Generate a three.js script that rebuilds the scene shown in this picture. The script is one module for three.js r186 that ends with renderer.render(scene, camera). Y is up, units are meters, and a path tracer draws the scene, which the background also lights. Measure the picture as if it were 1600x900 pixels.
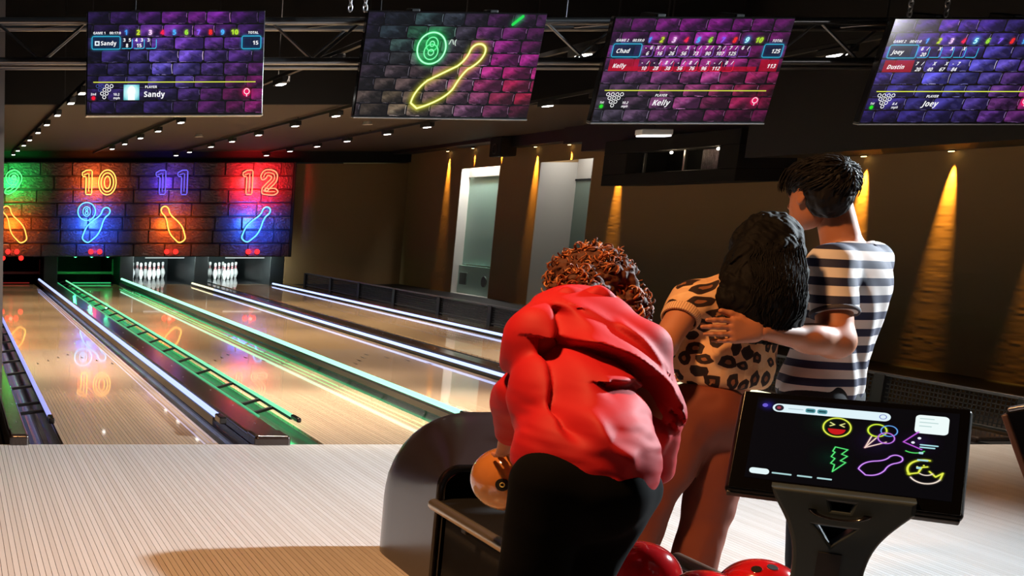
import * as THREE from 'three';
import { RoundedBoxGeometry } from 'three/addons/geometries/RoundedBoxGeometry.js';
import { mergeGeometries } from 'three/addons/utils/BufferGeometryUtils.js';
import { RectAreaLightUniformsLib } from 'three/addons/lights/RectAreaLightUniformsLib.js';

// ------------------------------------------------------------------ camera, light, exposure
// x to the right along the foul line, y up, z towards the bowlers; floor at y = 0, metres.
const scene = new THREE.Scene();
scene.background = new THREE.Color(0x000000);
const renderer = new THREE.WebGLRenderer({ antialias: true });
renderer.toneMapping = THREE.LinearToneMapping;
renderer.toneMappingExposure = 1.0;
renderer.shadowMap.enabled = true;
RectAreaLightUniformsLib.init();

const FOCAL = 1705, PX = -78, PY = 681;                 // focal length and principal point in photo pixels: the photograph is an off-centre crop
const FH = 2 * PY, FW = FH * 16 / 9;
const camera = new THREE.PerspectiveCamera(2 * Math.atan(PY / FOCAL) * 180 / Math.PI, 16 / 9, 0.1, 80);
camera.position.set(0, 1.555, 0);
camera.rotation.set(-11.63 * Math.PI / 180, 0, 0);
camera.setViewOffset(FW, FH, FW / 2 - PX, 0, 1600, 900);
scene.add(camera);

const V = (x, y, z) => new THREE.Vector3(x, y, z);
function aim(light, at, to) {
  light.position.copy(at); scene.add(light);
  if (light.target) { light.target.position.copy(to); scene.add(light.target); } else light.lookAt(to);
  light.castShadow = true;
  return light;
}
// cool white house spotlight high on the right: it lights the approach and throws the ball return's shadow to the left
const KEY_AT = V(8.5, 3.75, -4.95), KEY_TO = V(-1.5, 0.0, -5.3);
const key = new THREE.SpotLight(new THREE.Color(0.82, 0.93, 1.0), 420, 0, 0.62, 0.9, 2);
key.shadow.radius = 7; aim(key, KEY_AT, KEY_TO);
// house spotlight behind the screens: it lights the near half of the lanes
const KEY2_AT = V(3.4, 4.0, -8.3), KEY2_TO = V(3.2, 0, -10.8);
const key2 = new THREE.SpotLight(new THREE.Color(1.0, 0.82, 0.66), 130, 0, 0.95, 0.9, 2);
key2.shadow.radius = 5; aim(key2, KEY2_AT, KEY2_TO);
// warm orange pendant behind the bowlers on the left
const WARM_AT = V(0.6, 4.1, -3.2), WARM_TO = V(1.7, 0.4, -4.3);
const warm = new THREE.SpotLight(new THREE.Color(1.0, 0.50, 0.20), 56, 0, 0.92, 0.8, 2);
warm.shadow.radius = 8; aim(warm, WARM_AT, WARM_TO);
// ------------------------------------------------------------------ helpers
function rng(seed) {
  let s = seed | 0;
  return () => { s = (s + 0x6d2b79f5) | 0; let t = Math.imul(s ^ (s >>> 15), 1 | s); t = (t + Math.imul(t ^ (t >>> 7), 61 | t)) ^ t; return ((t ^ (t >>> 14)) >>> 0) / 4294967296; };
}
const hash3 = (x, y, z) => { let h = Math.imul(x, 374761393) ^ Math.imul(y, 668265263) ^ Math.imul(z, 2147483647 ^ 0x5bd1e995); h = Math.imul(h ^ (h >>> 13), 1274126177); return ((h ^ (h >>> 16)) >>> 0) / 4294967296; };
function noise3(x, y, z) {
  const ix = Math.floor(x), iy = Math.floor(y), iz = Math.floor(z), fx = x - ix, fy = y - iy, fz = z - iz;
  const u = fx * fx * (3 - 2 * fx), v = fy * fy * (3 - 2 * fy), w = fz * fz * (3 - 2 * fz), L = (a, b, t) => a + (b - a) * t;
  const c = (i, j, k) => hash3(ix + i, iy + j, iz + k);
  return L(L(L(c(0, 0, 0), c(1, 0, 0), u), L(c(0, 1, 0), c(1, 1, 0), u), v), L(L(c(0, 0, 1), c(1, 0, 1), u), L(c(0, 1, 1), c(1, 1, 1), u), v), w) * 2 - 1;
}
const used = new Map();
function numbered(name) { const n = used.get(name) ?? 0; used.set(name, n + 1); return n ? `${name}_${String(n).padStart(3, '0')}` : name; }
function tag(o, label, category, group) { Object.assign(o.userData, { label, category }); if (group) o.userData.group = group; return o; }
function thing(name, label, category, at = [0, 0, 0], group) {
  const o = new THREE.Group(); o.name = numbered(name); o.position.set(...at); scene.add(o);
  return tag(o, label, category, group);
}
function part(parent, name, geo, mat, at) {
  const m = new THREE.Mesh(geo, mat); m.name = name; m.castShadow = m.receiveShadow = true;
  if (at) m.position.set(...at);
  parent.add(m); return m;
}
function single(name, geo, mat, label, category, at, group) { const m = part(scene, numbered(name), geo, mat, at); return tag(m, label, category, group); }
function struct(name, geo, mat, at) { const m = part(scene, name, geo, mat, at); m.userData.kind = 'structure'; return m; }
const box = (x0, x1, y0, y1, z0, z1) => new THREE.BoxGeometry(x1 - x0, y1 - y0, z1 - z0).translate((x0 + x1) / 2, (y0 + y1) / 2, (z0 + z1) / 2);
const rbox = (x0, x1, y0, y1, z0, z1, r = 0.01, seg = 2) => new RoundedBoxGeometry(x1 - x0, y1 - y0, z1 - z0, seg, r).translate((x0 + x1) / 2, (y0 + y1) / 2, (z0 + z1) / 2);
const merge = (list) => mergeGeometries(list.map((g) => { const q = g.index ? g.toNonIndexed() : g; for (const k of Object.keys(q.attributes)) if (!['position', 'normal', 'uv'].includes(k)) q.deleteAttribute(k); if (!q.attributes.uv) q.setAttribute('uv', new THREE.BufferAttribute(new Float32Array(q.attributes.position.count * 2), 2)); return q; }));
function rod(a, b, r, seg = 8, r2 = r) {
  const d = b.clone().sub(a), g = new THREE.CylinderGeometry(r2, r, d.length(), seg);
  g.applyQuaternion(new THREE.Quaternion().setFromUnitVectors(V(0, 1, 0), d.normalize()));
  return g.translate((a.x + b.x) / 2, (a.y + b.y) / 2, (a.z + b.z) / 2);
}
const tube = (pts, r, closed = false, n = pts.length * 4, seg = 6) => new THREE.TubeGeometry(new THREE.CatmullRomCurve3(pts, closed, 'centripetal'), n, r, seg, closed);
// straight-cornered tube through points
const polyTube = (pts, r, closed) => { const c = new THREE.CurvePath(); for (let i = 0; i + 1 < pts.length + (closed ? 1 : 0); i++) c.add(new THREE.LineCurve3(pts[i], pts[(i + 1) % pts.length])); return new THREE.TubeGeometry(c, pts.length * 4, r, 6, closed); };
const lin = (r, g, b) => new THREE.Color().setRGB(r, g, b);
function mat(color, roughness, extra = {}) { return new THREE.MeshPhysicalMaterial({ color, roughness, metalness: 0, ...extra }); }
function glow(color, power, extra = {}) { return new THREE.MeshStandardMaterial({ color: 0x050505, roughness: 0.4, emissive: color, emissiveIntensity: power, ...extra }); }
function canvas(w, h, draw) { const c = document.createElement('canvas'); c.width = w; c.height = h; draw(c.getContext('2d'), w, h); return c; }
function canvasMap(w, h, draw, srgb = true) {
  const t = new THREE.CanvasTexture(canvas(w, h, draw)); if (srgb) t.colorSpace = THREE.SRGBColorSpace;
  t.wrapS = t.wrapT = THREE.RepeatWrapping; t.magFilter = THREE.LinearFilter; return t;
}
function noiseMap(w, h, fn) {  // fn(u, v) in 0..1, grey height or roughness
  const d = new Uint8Array(w * h * 4);
  for (let y = 0; y < h; y++) for (let x = 0; x < w; x++) { const k = Math.max(0, Math.min(255, fn(x / w, y / h) * 255)); d.set([k, k, k, 255], (y * w + x) * 4); }
  const t = new THREE.DataTexture(d, w, h); t.wrapS = t.wrapT = THREE.RepeatWrapping; t.magFilter = THREE.LinearFilter; t.needsUpdate = true; return t;
}
const M = {
  black: mat(lin(0.006, 0.006, 0.007), 0.55), matteBlack: mat(lin(0.004, 0.004, 0.0045), 0.9), gloss: mat(lin(0.008, 0.007, 0.008), 0.16, { clearcoat: 0.6, clearcoatRoughness: 0.1 }),
  steel: mat(lin(0.55, 0.55, 0.56), 0.28, { metalness: 1 }), darkSteel: mat(lin(0.12, 0.12, 0.13), 0.35, { metalness: 0.9 }), white: mat(lin(0.75, 0.74, 0.72), 0.45),
};

// ------------------------------------------------------------------ signed-distance modelling for the figures
const clamp = (x, a, b) => Math.min(b, Math.max(a, x));
const smin = (a, b, k) => { const h = Math.max(k - Math.abs(a - b), 0) / k; return Math.min(a, b) - h * h * k * 0.25; };
const smax = (a, b, k) => -smin(-a, -b, k);
// a bone: a tapered capsule, optionally squashed to the share q along the direction n
function bone(a, b, ra, rb = ra, n = null, q = 1) {
  const bx = b[0] - a[0], by = b[1] - a[1], bz = b[2] - a[2], l2 = bx * bx + by * by + bz * bz || 1e-9;
  return (x, y, z) => {
    const px = x - a[0], py = y - a[1], pz = z - a[2], t = clamp((px * bx + py * by + pz * bz) / l2, 0, 1);
    let dx = px - t * bx, dy = py - t * by, dz = pz - t * bz;
    if (n) { const k = (dx * n[0] + dy * n[1] + dz * n[2]) * (1 / q - 1); dx += n[0] * k; dy += n[1] * k; dz += n[2] * k; }
    return (Math.hypot(dx, dy, dz) - (ra + (rb - ra) * t)) * (n ? Math.max(q, 0.6) : 1);
  };
}
// an ellipsoid with its own axes: columns right, up, forward
function ellipsoid(c, r, R = [1, 0, 0], U = [0, 1, 0], F = [0, 0, 1]) {
  return (x, y, z) => {
    const dx = x - c[0], dy = y - c[1], dz = z - c[2], a = (dx * R[0] + dy * R[1] + dz * R[2]) / r[0], b = (dx * U[0] + dy * U[1] + dz * U[2]) / r[1], d = (dx * F[0] + dy * F[1] + dz * F[2]) / r[2];
    const k0 = Math.hypot(a, b, d), k1 = Math.hypot(a / r[0], b / r[1], d / r[2]);
    return k1 < 1e-9 ? -Math.min(...r) : k0 * (k0 - 1) / k1;
  };
}
const blend = (list, k = 0.03) => (x, y, z) => { let d = list[0](x, y, z); for (let i = 1; i < list.length; i++) d = smin(d, list[i](x, y, z), k); return d; };
// naive surface nets with normals from the gradient of the field
function netMesh(f, lo, hi, cell) {
  const n = [0, 1, 2].map((i) => Math.ceil((hi[i] - lo[i]) / cell) + 1), [nx, ny, nz] = n, val = new Float32Array(nx * ny * nz), at = new Int32Array(nx * ny * nz).fill(-1);
  for (let k = 0, i = 0; k < nz; k++) for (let j = 0; j < ny; j++) for (let q = 0; q < nx; q++, i++) val[i] = f(lo[0] + q * cell, lo[1] + j * cell, lo[2] + k * cell);
  const pos = [], idx = [], S = [1, nx, nx * ny], corner = [0, 1, 2, 3, 4, 5, 6, 7].map((c) => (c & 1) + ((c >> 1) & 1) * nx + (c >> 2) * nx * ny);
  for (let k = 0; k < nz - 1; k++) for (let j = 0; j < ny - 1; j++) for (let q = 0; q < nx - 1; q++) {
    const i = q + j * nx + k * nx * ny; let m = 0;
    for (let c = 0; c < 8; c++) if (val[i + corner[c]] < 0) m |= 1 << c;
    if (m === 0 || m === 255) continue;
    let x = 0, y = 0, z = 0, e = 0;
    for (let c = 0; c < 8; c++) for (let b = 0; b < 3; b++) {
      const d = c | (1 << b); if (d === c || ((m >> c) & 1) === ((m >> d) & 1)) continue;
      const v0 = val[i + corner[c]], v1 = val[i + corner[d]], t = v0 / (v0 - v1);
      x += (c & 1) + (b === 0 ? t : 0); y += ((c >> 1) & 1) + (b === 1 ? t : 0); z += (c >> 2) + (b === 2 ? t : 0); e++;
    }
    at[i] = pos.length / 3; pos.push(lo[0] + (q + x / e) * cell, lo[1] + (j + y / e) * cell, lo[2] + (k + z / e) * cell);
  }
  for (let k = 1; k < nz - 1; k++) for (let j = 1; j < ny - 1; j++) for (let q = 1; q < nx - 1; q++) {
    const i = q + j * nx + k * nx * ny;
    for (let b = 0; b < 3; b++) {
      const inside = val[i] < 0; if (inside === val[i + S[b]] < 0) continue;
      const u = S[(b + 1) % 3], v = S[(b + 2) % 3], A = at[i], B = at[i - u], C = at[i - u - v], D = at[i - v];
      if (A < 0 || B < 0 || C < 0 || D < 0) continue;
      if (inside) idx.push(A, B, C, A, C, D); else idx.push(A, C, B, A, D, C);
    }
  }
  const nor = new Float32Array(pos.length), e = cell * 0.4;
  for (let i = 0; i < pos.length; i += 3) {
    const [x, y, z] = [pos[i], pos[i + 1], pos[i + 2]], gx = f(x + e, y, z) - f(x - e, y, z), gy = f(x, y + e, z) - f(x, y - e, z), gz = f(x, y, z + e) - f(x, y, z - e), l = Math.hypot(gx, gy, gz) || 1;
    nor[i] = gx / l; nor[i + 1] = gy / l; nor[i + 2] = gz / l;
  }
  const g = new THREE.BufferGeometry();
  g.setAttribute('position', new THREE.Float32BufferAttribute(pos, 3)); g.setAttribute('normal', new THREE.BufferAttribute(nor, 3)); g.setIndex(idx);
  return g;
}
function paintUV(g, fn) { const p = g.attributes.position, n = g.attributes.normal, uv = new Float32Array(p.count * 2); for (let i = 0; i < p.count; i++) uv.set(fn(p.getX(i), p.getY(i), p.getZ(i), n.getX(i), n.getY(i), n.getZ(i)), i * 2); g.setAttribute('uv', new THREE.BufferAttribute(uv, 2)); return g; }
const add3 = (a, b, s = 1) => [a[0] + b[0] * s, a[1] + b[1] * s, a[2] + b[2] * s], cross3 = (a, b) => [a[1] * b[2] - a[2] * b[1], a[2] * b[0] - a[0] * b[2], a[0] * b[1] - a[1] * b[0]];
const unit = (a) => { const l = Math.hypot(...a); return a.map((x) => x / l); };
const mix3 = (a, b, t) => a.map((x, i) => x + (b[i] - x) * t);
// five separate fingers and a thumb; f = finger direction, back = normal of the back of the hand, th = direction of the thumb's side
function hand(w, f, back, th, curl = [0.3, 0.3, 0.3, 0.35], size = 1, thumbUp = 0.75) {
  const k = size, list = [], across = [0.030, 0.0105, -0.0095, -0.028], len = [0.074, 0.082, 0.076, 0.058], rad = [0.0092, 0.0094, 0.0088, 0.0078], reach = [0.092, 0.095, 0.091, 0.084];
  const knuckles = across.map((a, i) => add3(add3(w, f, reach[i] * k), th, a * k));
  const palm = [bone(add3(w, f, -0.02), add3(w, f, 0.03 * k), 0.025 * k, 0.026 * k, back, 0.68)];
  knuckles.forEach((q, i) => palm.push(bone(add3(add3(w, f, 0.025 * k), th, across[i] * 0.55 * k), q, 0.0175 * k, 0.0125 * k, back, 0.85)));
  list.push(blend(palm, 0.018));
  const fingers = knuckles.map((q, i) => {
    let p = add3(q, f, -0.012 * k), a = curl[i] * 0.45, d = unit(add3(add3(f, back, -Math.tan(Math.min(a, 1.2))), th, (1.5 - i) * 0.05)); const segs = [];
    [0.5, 0.3, 0.26].forEach((s, j) => {
      const e = add3(p, d, (len[i] * s + (j ? 0 : 0.012)) * k); segs.push(bone(p, e, rad[i] * k * (1 - 0.1 * j), rad[i] * k * (0.93 - 0.1 * j))); p = e; a += curl[i];
      d = unit(add3([f[0] * Math.cos(a), f[1] * Math.cos(a), f[2] * Math.cos(a)], back, -Math.sin(a)));
    });
    return blend(segs, 0.006);
  });
  let p = add3(add3(w, f, 0.028 * k), th, 0.022 * k), d = unit(add3(add3(f, th, thumbUp), back, -0.25)); const ts = [];
  [0.042, 0.034, 0.028].forEach((s, j) => { const e = add3(p, d, s * k); ts.push(bone(p, e, (0.0145 - 0.0022 * j) * k, (0.0122 - 0.0018 * j) * k)); p = e; d = unit(add3(d, f, 0.3)); });
  const thumb = blend(ts, 0.008), hull = list[0];
  return (x, y, z) => { let v = Math.min(...fingers.map((q) => q(x, y, z))); v = smin(v, hull(x, y, z), 0.007); return smin(v, thumb(x, y, z), 0.01); };
}
// head with brow, eye sockets, nose, lips, chin and ears; F looks forward, U is up, R is the head's own right
function head(c, F, U, k = 1) {
  const R = unit(cross3(F, U)), at = (r, u, f) => add3(add3(add3(c, R, r * k), U, u * k), F, f * k), el = (p, r) => ellipsoid(p, r.map((x) => x * k), R, U, F);
  const solid = blend([el(at(0, 0.035, -0.012), [0.074, 0.082, 0.096]), el(at(0, -0.035, 0.022), [0.060, 0.082, 0.070]), el(at(0, -0.092, 0.052), [0.034, 0.026, 0.032])], 0.035);
  const nose = blend([bone(at(0, 0.012, 0.086), at(0, -0.032, 0.108), 0.007 * k, 0.0115 * k), el(at(0.011, -0.036, 0.096), [0.008, 0.007, 0.009]), el(at(-0.011, -0.036, 0.096), [0.008, 0.007, 0.009])], 0.008);
  const brow = bone(at(-0.032, 0.026, 0.078), at(0.032, 0.026, 0.078), 0.011 * k), lips = blend([bone(at(-0.02, -0.064, 0.083), at(0.02, -0.064, 0.083), 0.006 * k), bone(at(-0.015, -0.073, 0.083), at(0.015, -0.073, 0.083), 0.0065 * k)], 0.004);
  const ears = [1, -1].map((s) => blend([el(at(s * 0.079, 0.0, -0.012), [0.009, 0.031, 0.019]), el(at(s * 0.077, -0.026, -0.006), [0.008, 0.012, 0.010])], 0.01)), eye = [1, -1].map((s) => el(at(s * 0.031, 0.006, 0.084), [0.016, 0.010, 0.014])), ball = [1, -1].map((s) => el(at(s * 0.031, 0.006, 0.073), [0.013, 0.0115, 0.0125]));
  return (x, y, z) => {
    let d = smin(solid(x, y, z), brow(x, y, z), 0.014); d = smin(d, nose(x, y, z), 0.012); d = smin(d, lips(x, y, z), 0.008);
    for (const e of eye) d = smax(d, -e(x, y, z), 0.01);
    for (const e of ball) d = Math.min(d, e(x, y, z));
    for (const e of ears) d = smin(d, e(x, y, z), 0.008);
    return d;
  };
}
// ------------------------------------------------------------------ the hall
const LANES = [[0.772, 1.832], [2.545, 3.603], [4.080, 5.138], [5.800, 6.858]], SIGN = ['green nine', 'orange ten', 'violet eleven', 'red twelve'];
const FOUL = -7.27, DECK = -23.85, PINZ = -25.45, WALLX = 9.8, ENDZ = -23.99;
const plaster = noiseMap(256, 256, (u, v) => 0.5 + 0.25 * noise3(u * 40, v * 40, 1) + 0.25 * noise3(u * 9, v * 9, 4));
const rep = (t, x, y) => { const c = t.clone(); c.repeat.set(x, y); c.needsUpdate = true; return c; };
M.brown = mat(lin(0.30, 0.185, 0.075), 0.7, { bumpMap: rep(plaster, 4, 4), bumpScale: 0.002 });
M.ceiling = mat(lin(0.058, 0.040, 0.025), 0.75);
M.offWhite = mat(lin(0.62, 0.60, 0.57), 0.55);

// approach: laid boards with open dark seams over a slab
const floor = struct('floor', box(-3.2, WALLX, -0.3, -0.004, FOUL, 3.2), mat(lin(0.10, 0.085, 0.08), 0.6));
{
  const P = 0.0274, tones = [0, 1, 2, 3, 4].map((i) => mat(lin(0.70 - 0.018 * i, 0.655 - 0.02 * i, 0.63 - 0.022 * i), 0.34, { clearcoat: 0.25, clearcoatRoughness: 0.25 }));
  const g = box(-P / 2 + 0.0013, P / 2 - 0.0013, -0.004, 0, FOUL + 0.004, 1.2), r = rng(5);
  for (let i = 0; i < 277; i++) part(floor, numbered('plank'), g, tones[(r() * 5) | 0], [0.05 + i * P, 0, 0]);
}
struct('floor_lane_bed', box(-3.2, WALLX, -0.5, -0.14, -28, FOUL), M.matteBlack);
struct('floor_side', box(7.1, WALLX, -0.14, 0.0, -28, FOUL), M.black);
struct('wall_left', box(-3.4, -3.2, -0.3, 4.4, -28, 3.2), M.matteBlack);
struct('wall_rear', box(-3.4, WALLX + 0.2, -0.3, 4.4, 3.2, 3.4), mat(lin(0.03, 0.025, 0.022), 0.8));
struct('wall_pit', box(-3.4, WALLX + 0.8, -0.5, 4.4, -28.2, -28), M.matteBlack);
struct('wall_far', box(7.27, WALLX, -0.14, 2.55, ENDZ - 0.15, ENDZ), M.brown);
struct('ceiling_upper', box(-3.4, WALLX + 0.8, 4.3, 4.5, -28, 3.4), M.matteBlack);
struct('ceiling_lane', box(-3.2, WALLX, 2.8, 2.9, -24.2, -13.6), M.ceiling);
struct('ceiling_bulkhead', box(-3.2, WALLX, 2.8, 4.3, -13.6, -13.5), M.matteBlack);
struct('ceiling_beam', box(-3.2, WALLX, 2.58, 2.8, -24.25, -23.9), M.matteBlack);
struct('column_left', box(0.18, 0.493, 0, 4.3, -10.6, -10.27), mat(lin(0.23, 0.22, 0.23), 0.7));

// right wall with two tall white recesses
{
  const N1 = [-21.52, -20.0], N2 = [-18.66, -17.12], TOP = 2.35, X2 = WALLX + 0.9;
  const solid = (z0, z1, y0 = -0.14) => box(WALLX, X2, y0, 4.3, z0, z1);
  const wall = struct('wall_right', merge([solid(-28, N1[0]), solid(N1[1], N2[0]), solid(N2[1], 3.2), ...[N1, N2].flatMap(([z0, z1]) => [box(WALLX, WALLX + 0.03, TOP, 4.3, z0, z1), box(WALLX + 0.03, X2, TOP + 0.3, 4.3, z0, z1)])]), M.brown);
  const teal = mat(lin(0.40, 0.62, 0.52), 0.4), pale = mat(lin(0.50, 0.48, 0.44), 0.6), slot = mat(lin(0.12, 0.15, 0.13), 0.5);
  const recess = (z0, z1, depth, name) => {
    const o = new THREE.Group(); o.name = name; o.userData.kind = 'structure'; scene.add(o);
    part(o, 'jamb', box(WALLX + 0.003, WALLX + depth, 0, TOP, z0, z0 + 0.02), pale);
    part(o, 'jamb', box(WALLX + 0.003, WALLX + depth, 0, TOP, z1 - 0.02, z1), pale);
    part(o, 'sill', box(WALLX + 0.003, WALLX + depth, -0.13, 0.0, z0, z1), pale);
    return o;
  };
  const a = recess(N1[0], N1[1], 0.26, 'window_1');
  part(a, 'panel', box(WALLX + 0.18, WALLX + 0.24, 0.55, TOP - 0.16, N1[0] + 0.02, N1[1] - 0.02), teal);
  part(a, 'panel', box(WALLX + 0.12, WALLX + 0.24, 0, 0.53, N1[0] + 0.02, N1[1] - 0.02), teal);
  part(a, 'lintel', box(WALLX + 0.15, WALLX + 0.24, TOP - 0.16, TOP + 0.3, N1[0] + 0.02, N1[1] - 0.02), pale);
  part(a, 'handle', rbox(WALLX + 0.095, WALLX + 0.125, 0.17, 0.40, N1[0] + 0.12, N1[0] + 0.40, 0.012), slot);
  part(a, 'roundel', new THREE.CylinderGeometry(0.1, 0.1, 0.03, 28).rotateZ(Math.PI / 2).translate(WALLX + 0.115, 0.27, N1[1] - 0.42), slot);
  const b = recess(N2[0], N2[1], 0.7, 'window_2');
  part(b, 'panel', box(WALLX + 0.62, WALLX + 0.7, 0, TOP - 0.30, N2[0] + 0.02, N2[1] - 0.02), mat(lin(0.20, 0.27, 0.23), 0.35));
  part(b, 'rail', box(WALLX + 0.60, WALLX + 0.68, TOP - 0.30, TOP - 0.27, N2[0] + 0.02, N2[1] - 0.02), M.matteBlack);
  part(b, 'lintel', box(WALLX + 0.62, WALLX + 0.7, TOP - 0.27, TOP + 0.3, N2[0] + 0.02, N2[1] - 0.02), pale);
  // a lamp in the head of each recess
  for (const [z, x, w, p, c] of [[(N1[0] + N1[1]) / 2, WALLX + 0.09, 0.09, 130, [1, 0.97, 0.93]], [(N2[0] + N2[1]) / 2, WALLX + 0.3, 0.4, 5.5, [1, 0.97, 0.93]]]) {
    const l = new THREE.RectAreaLight(lin(...c), p, 1.2, w); aim(l, V(x, TOP + 0.22, z), V(x - 0.02, 0, z)); l.rotation.set(-Math.PI / 2, 0, Math.PI / 2);
    part(z < -19 ? a : b, 'lamp', box(x - w / 2, x + w / 2, TOP + 0.24, TOP + 0.28, z - 0.6, z + 0.6), glow(lin(...c), 0.8));
  }
}
// stepped black soffits along the right wall
struct('trim_1', box(9.35, WALLX, 2.74, 2.8, -23.9, -19.3), M.black);
struct('ceiling_soffit_1', box(9.5, WALLX, 2.62, 2.8, -19.3, -17.2), M.black);
struct('ceiling_soffit_2', box(9.35, WALLX, 2.56, 4.3, -17.2, -16.6), M.black);
struct('ceiling_soffit_3', box(9.3, WALLX, 2.42, 4.3, -16.6, -12.6), M.black);
struct('ceiling_soffit_4', box(8.9, WALLX, 2.14, 4.3, -12.6, 3.2), M.black);

// ------------------------------------------------------------------ lanes
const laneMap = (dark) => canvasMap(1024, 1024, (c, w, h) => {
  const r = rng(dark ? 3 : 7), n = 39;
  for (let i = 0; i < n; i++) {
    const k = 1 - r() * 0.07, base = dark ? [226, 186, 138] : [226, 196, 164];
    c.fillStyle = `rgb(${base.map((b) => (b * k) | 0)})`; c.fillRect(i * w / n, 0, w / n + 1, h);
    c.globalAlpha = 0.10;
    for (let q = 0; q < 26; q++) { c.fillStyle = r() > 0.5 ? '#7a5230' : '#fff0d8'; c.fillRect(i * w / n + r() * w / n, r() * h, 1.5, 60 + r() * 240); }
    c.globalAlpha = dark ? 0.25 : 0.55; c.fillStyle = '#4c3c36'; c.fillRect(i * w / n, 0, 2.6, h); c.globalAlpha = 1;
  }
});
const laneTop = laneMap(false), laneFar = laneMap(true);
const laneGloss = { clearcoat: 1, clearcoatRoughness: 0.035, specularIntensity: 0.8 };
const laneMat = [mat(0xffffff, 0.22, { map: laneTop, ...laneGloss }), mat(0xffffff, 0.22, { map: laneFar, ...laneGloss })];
const arrowMat = mat(lin(0.02, 0.012, 0.008), 0.5);
const WHERE = ['left of the picture, under the green nine', 'behind the open green pit, under the orange ten', 'with a full rack of pins, under the violet eleven', 'beside the right-hand rail, under the red twelve'];
LANES.forEach(([x0, x1], i) => {
  const o = thing('bowling_lane', `glossy tan bowling lane ${WHERE[i]}`, 'lane', [(x0 + x1) / 2, 0, FOUL], 'bowling lanes');
  const w = (x1 - x0) / 2, MID = FOUL - 5.2;
  const slab = (z0, z1, vr) => { const g = new THREE.PlaneGeometry(2 * w, z0 - z1, 1, 1).rotateX(-Math.PI / 2).translate(0, 0, (z0 + z1) / 2 - FOUL); const uv = g.attributes.uv; for (let q = 0; q < uv.count; q++) uv.setY(q, uv.getY(q) * vr); return merge([g, box(-w, w, -0.12, -0.0005, z1 - FOUL, z0 - FOUL)]); };
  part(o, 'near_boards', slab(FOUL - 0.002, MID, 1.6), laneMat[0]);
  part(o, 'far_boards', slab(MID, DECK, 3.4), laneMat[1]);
  part(o, 'pin_deck', box(-w, w, -0.12, -0.001, DECK - 2.9 - FOUL, DECK - FOUL), mat(lin(0.03, 0.03, 0.032), 0.12, { clearcoat: 1, clearcoatRoughness: 0.05 }));
  for (let k = -3; k <= 3; k++) {
    const s = new THREE.Shape([new THREE.Vector2(-0.014, -0.07), new THREE.Vector2(0, -0.05), new THREE.Vector2(0.014, -0.07), new THREE.Vector2(0, 0.07)]);
    part(o, 'arrow', new THREE.ExtrudeGeometry(s, { depth: 0.0008, bevelEnabled: false }).rotateX(-Math.PI / 2).translate(k * w / 4.1, 0.0001, -(4.75 - Math.abs(k) * 0.24)), arrowMat);
  }
});
// gutters: half-round troughs
{
  const s = new THREE.Shape(), R = 0.112, T = 0.008; s.absarc(0, 0, R, Math.PI, 2 * Math.PI, false); s.absarc(0, 0, R - T, 2 * Math.PI, Math.PI, true);
  const g = new THREE.ExtrudeGeometry(s, { depth: 16.6, bevelEnabled: false, curveSegments: 14 }).translate(0, 0, -16.6);
  const gm = mat(lin(0.055, 0.055, 0.06), 0.22, { clearcoat: 0.5, clearcoatRoughness: 0.12 }), gl = mat(lin(0.07, 0.085, 0.075), 0.25, { clearcoat: 0.5, clearcoatRoughness: 0.12 });
  LANES.forEach(([x0, x1], i) => [[x0 - 0.1165, 'left'], [x1 + 0.1165, 'right']].forEach(([x, side]) => single('lane_gutter', g, i === 1 && side === 'left' ? gl : gm, `dark round gutter along the ${side} edge of the lane under the ${SIGN[i]}`, 'gutter', [x, -0.012, FOUL - 0.003], 'lane gutters')));
}
// dividers (ball-return cappings) between the lanes
{
  const cap = mat(lin(0.030, 0.018, 0.014), 0.2, { clearcoat: 0.7, clearcoatRoughness: 0.12 });
  const make = (x0, x1, h, label, nose) => {
    const o = thing('lane_divider', label, 'lane divider', [(x0 + x1) / 2, 0, FOUL]), w = (x1 - x0) / 2;
    part(o, 'capping', rbox(-w, w, -0.12, h, -16.6, -0.1, 0.02, 3), cap);
    if (nose) part(o, 'nose', rbox(-w + 0.001, w - 0.001, -0.1, h + 0.014, -0.2, 0.035, 0.025, 3), cap);
    const r = rng((x0 * 100) | 0), stud = new THREE.CylinderGeometry(0.006, 0.006, 0.004, 8);
    for (let k = 0; k < 9; k++) part(o, 'screw', stud, M.steel, [(r() - 0.5) * w, h + 0.001, -0.5 - k * 0.75]);
    return o;
  };
  make(0.40, 0.538, 0.06, 'dark divider at the left edge of the picture, left of the first lane', true);
  make(2.067, 2.314, 0.05, 'broad brown divider between the green nine and orange ten lanes, lit green along one edge', true);
  make(3.8325, 3.8505, 0.03, 'thin dark divider beside the thick green tube, left of the violet eleven lane', false);
  make(5.369, 5.569, 0.04, 'broad dark brown divider between the violet eleven and red twelve lanes', true);
  make(7.092, 7.34, 0.03, 'dark edge board between the last lane and the mesh railing', false);
}
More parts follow.
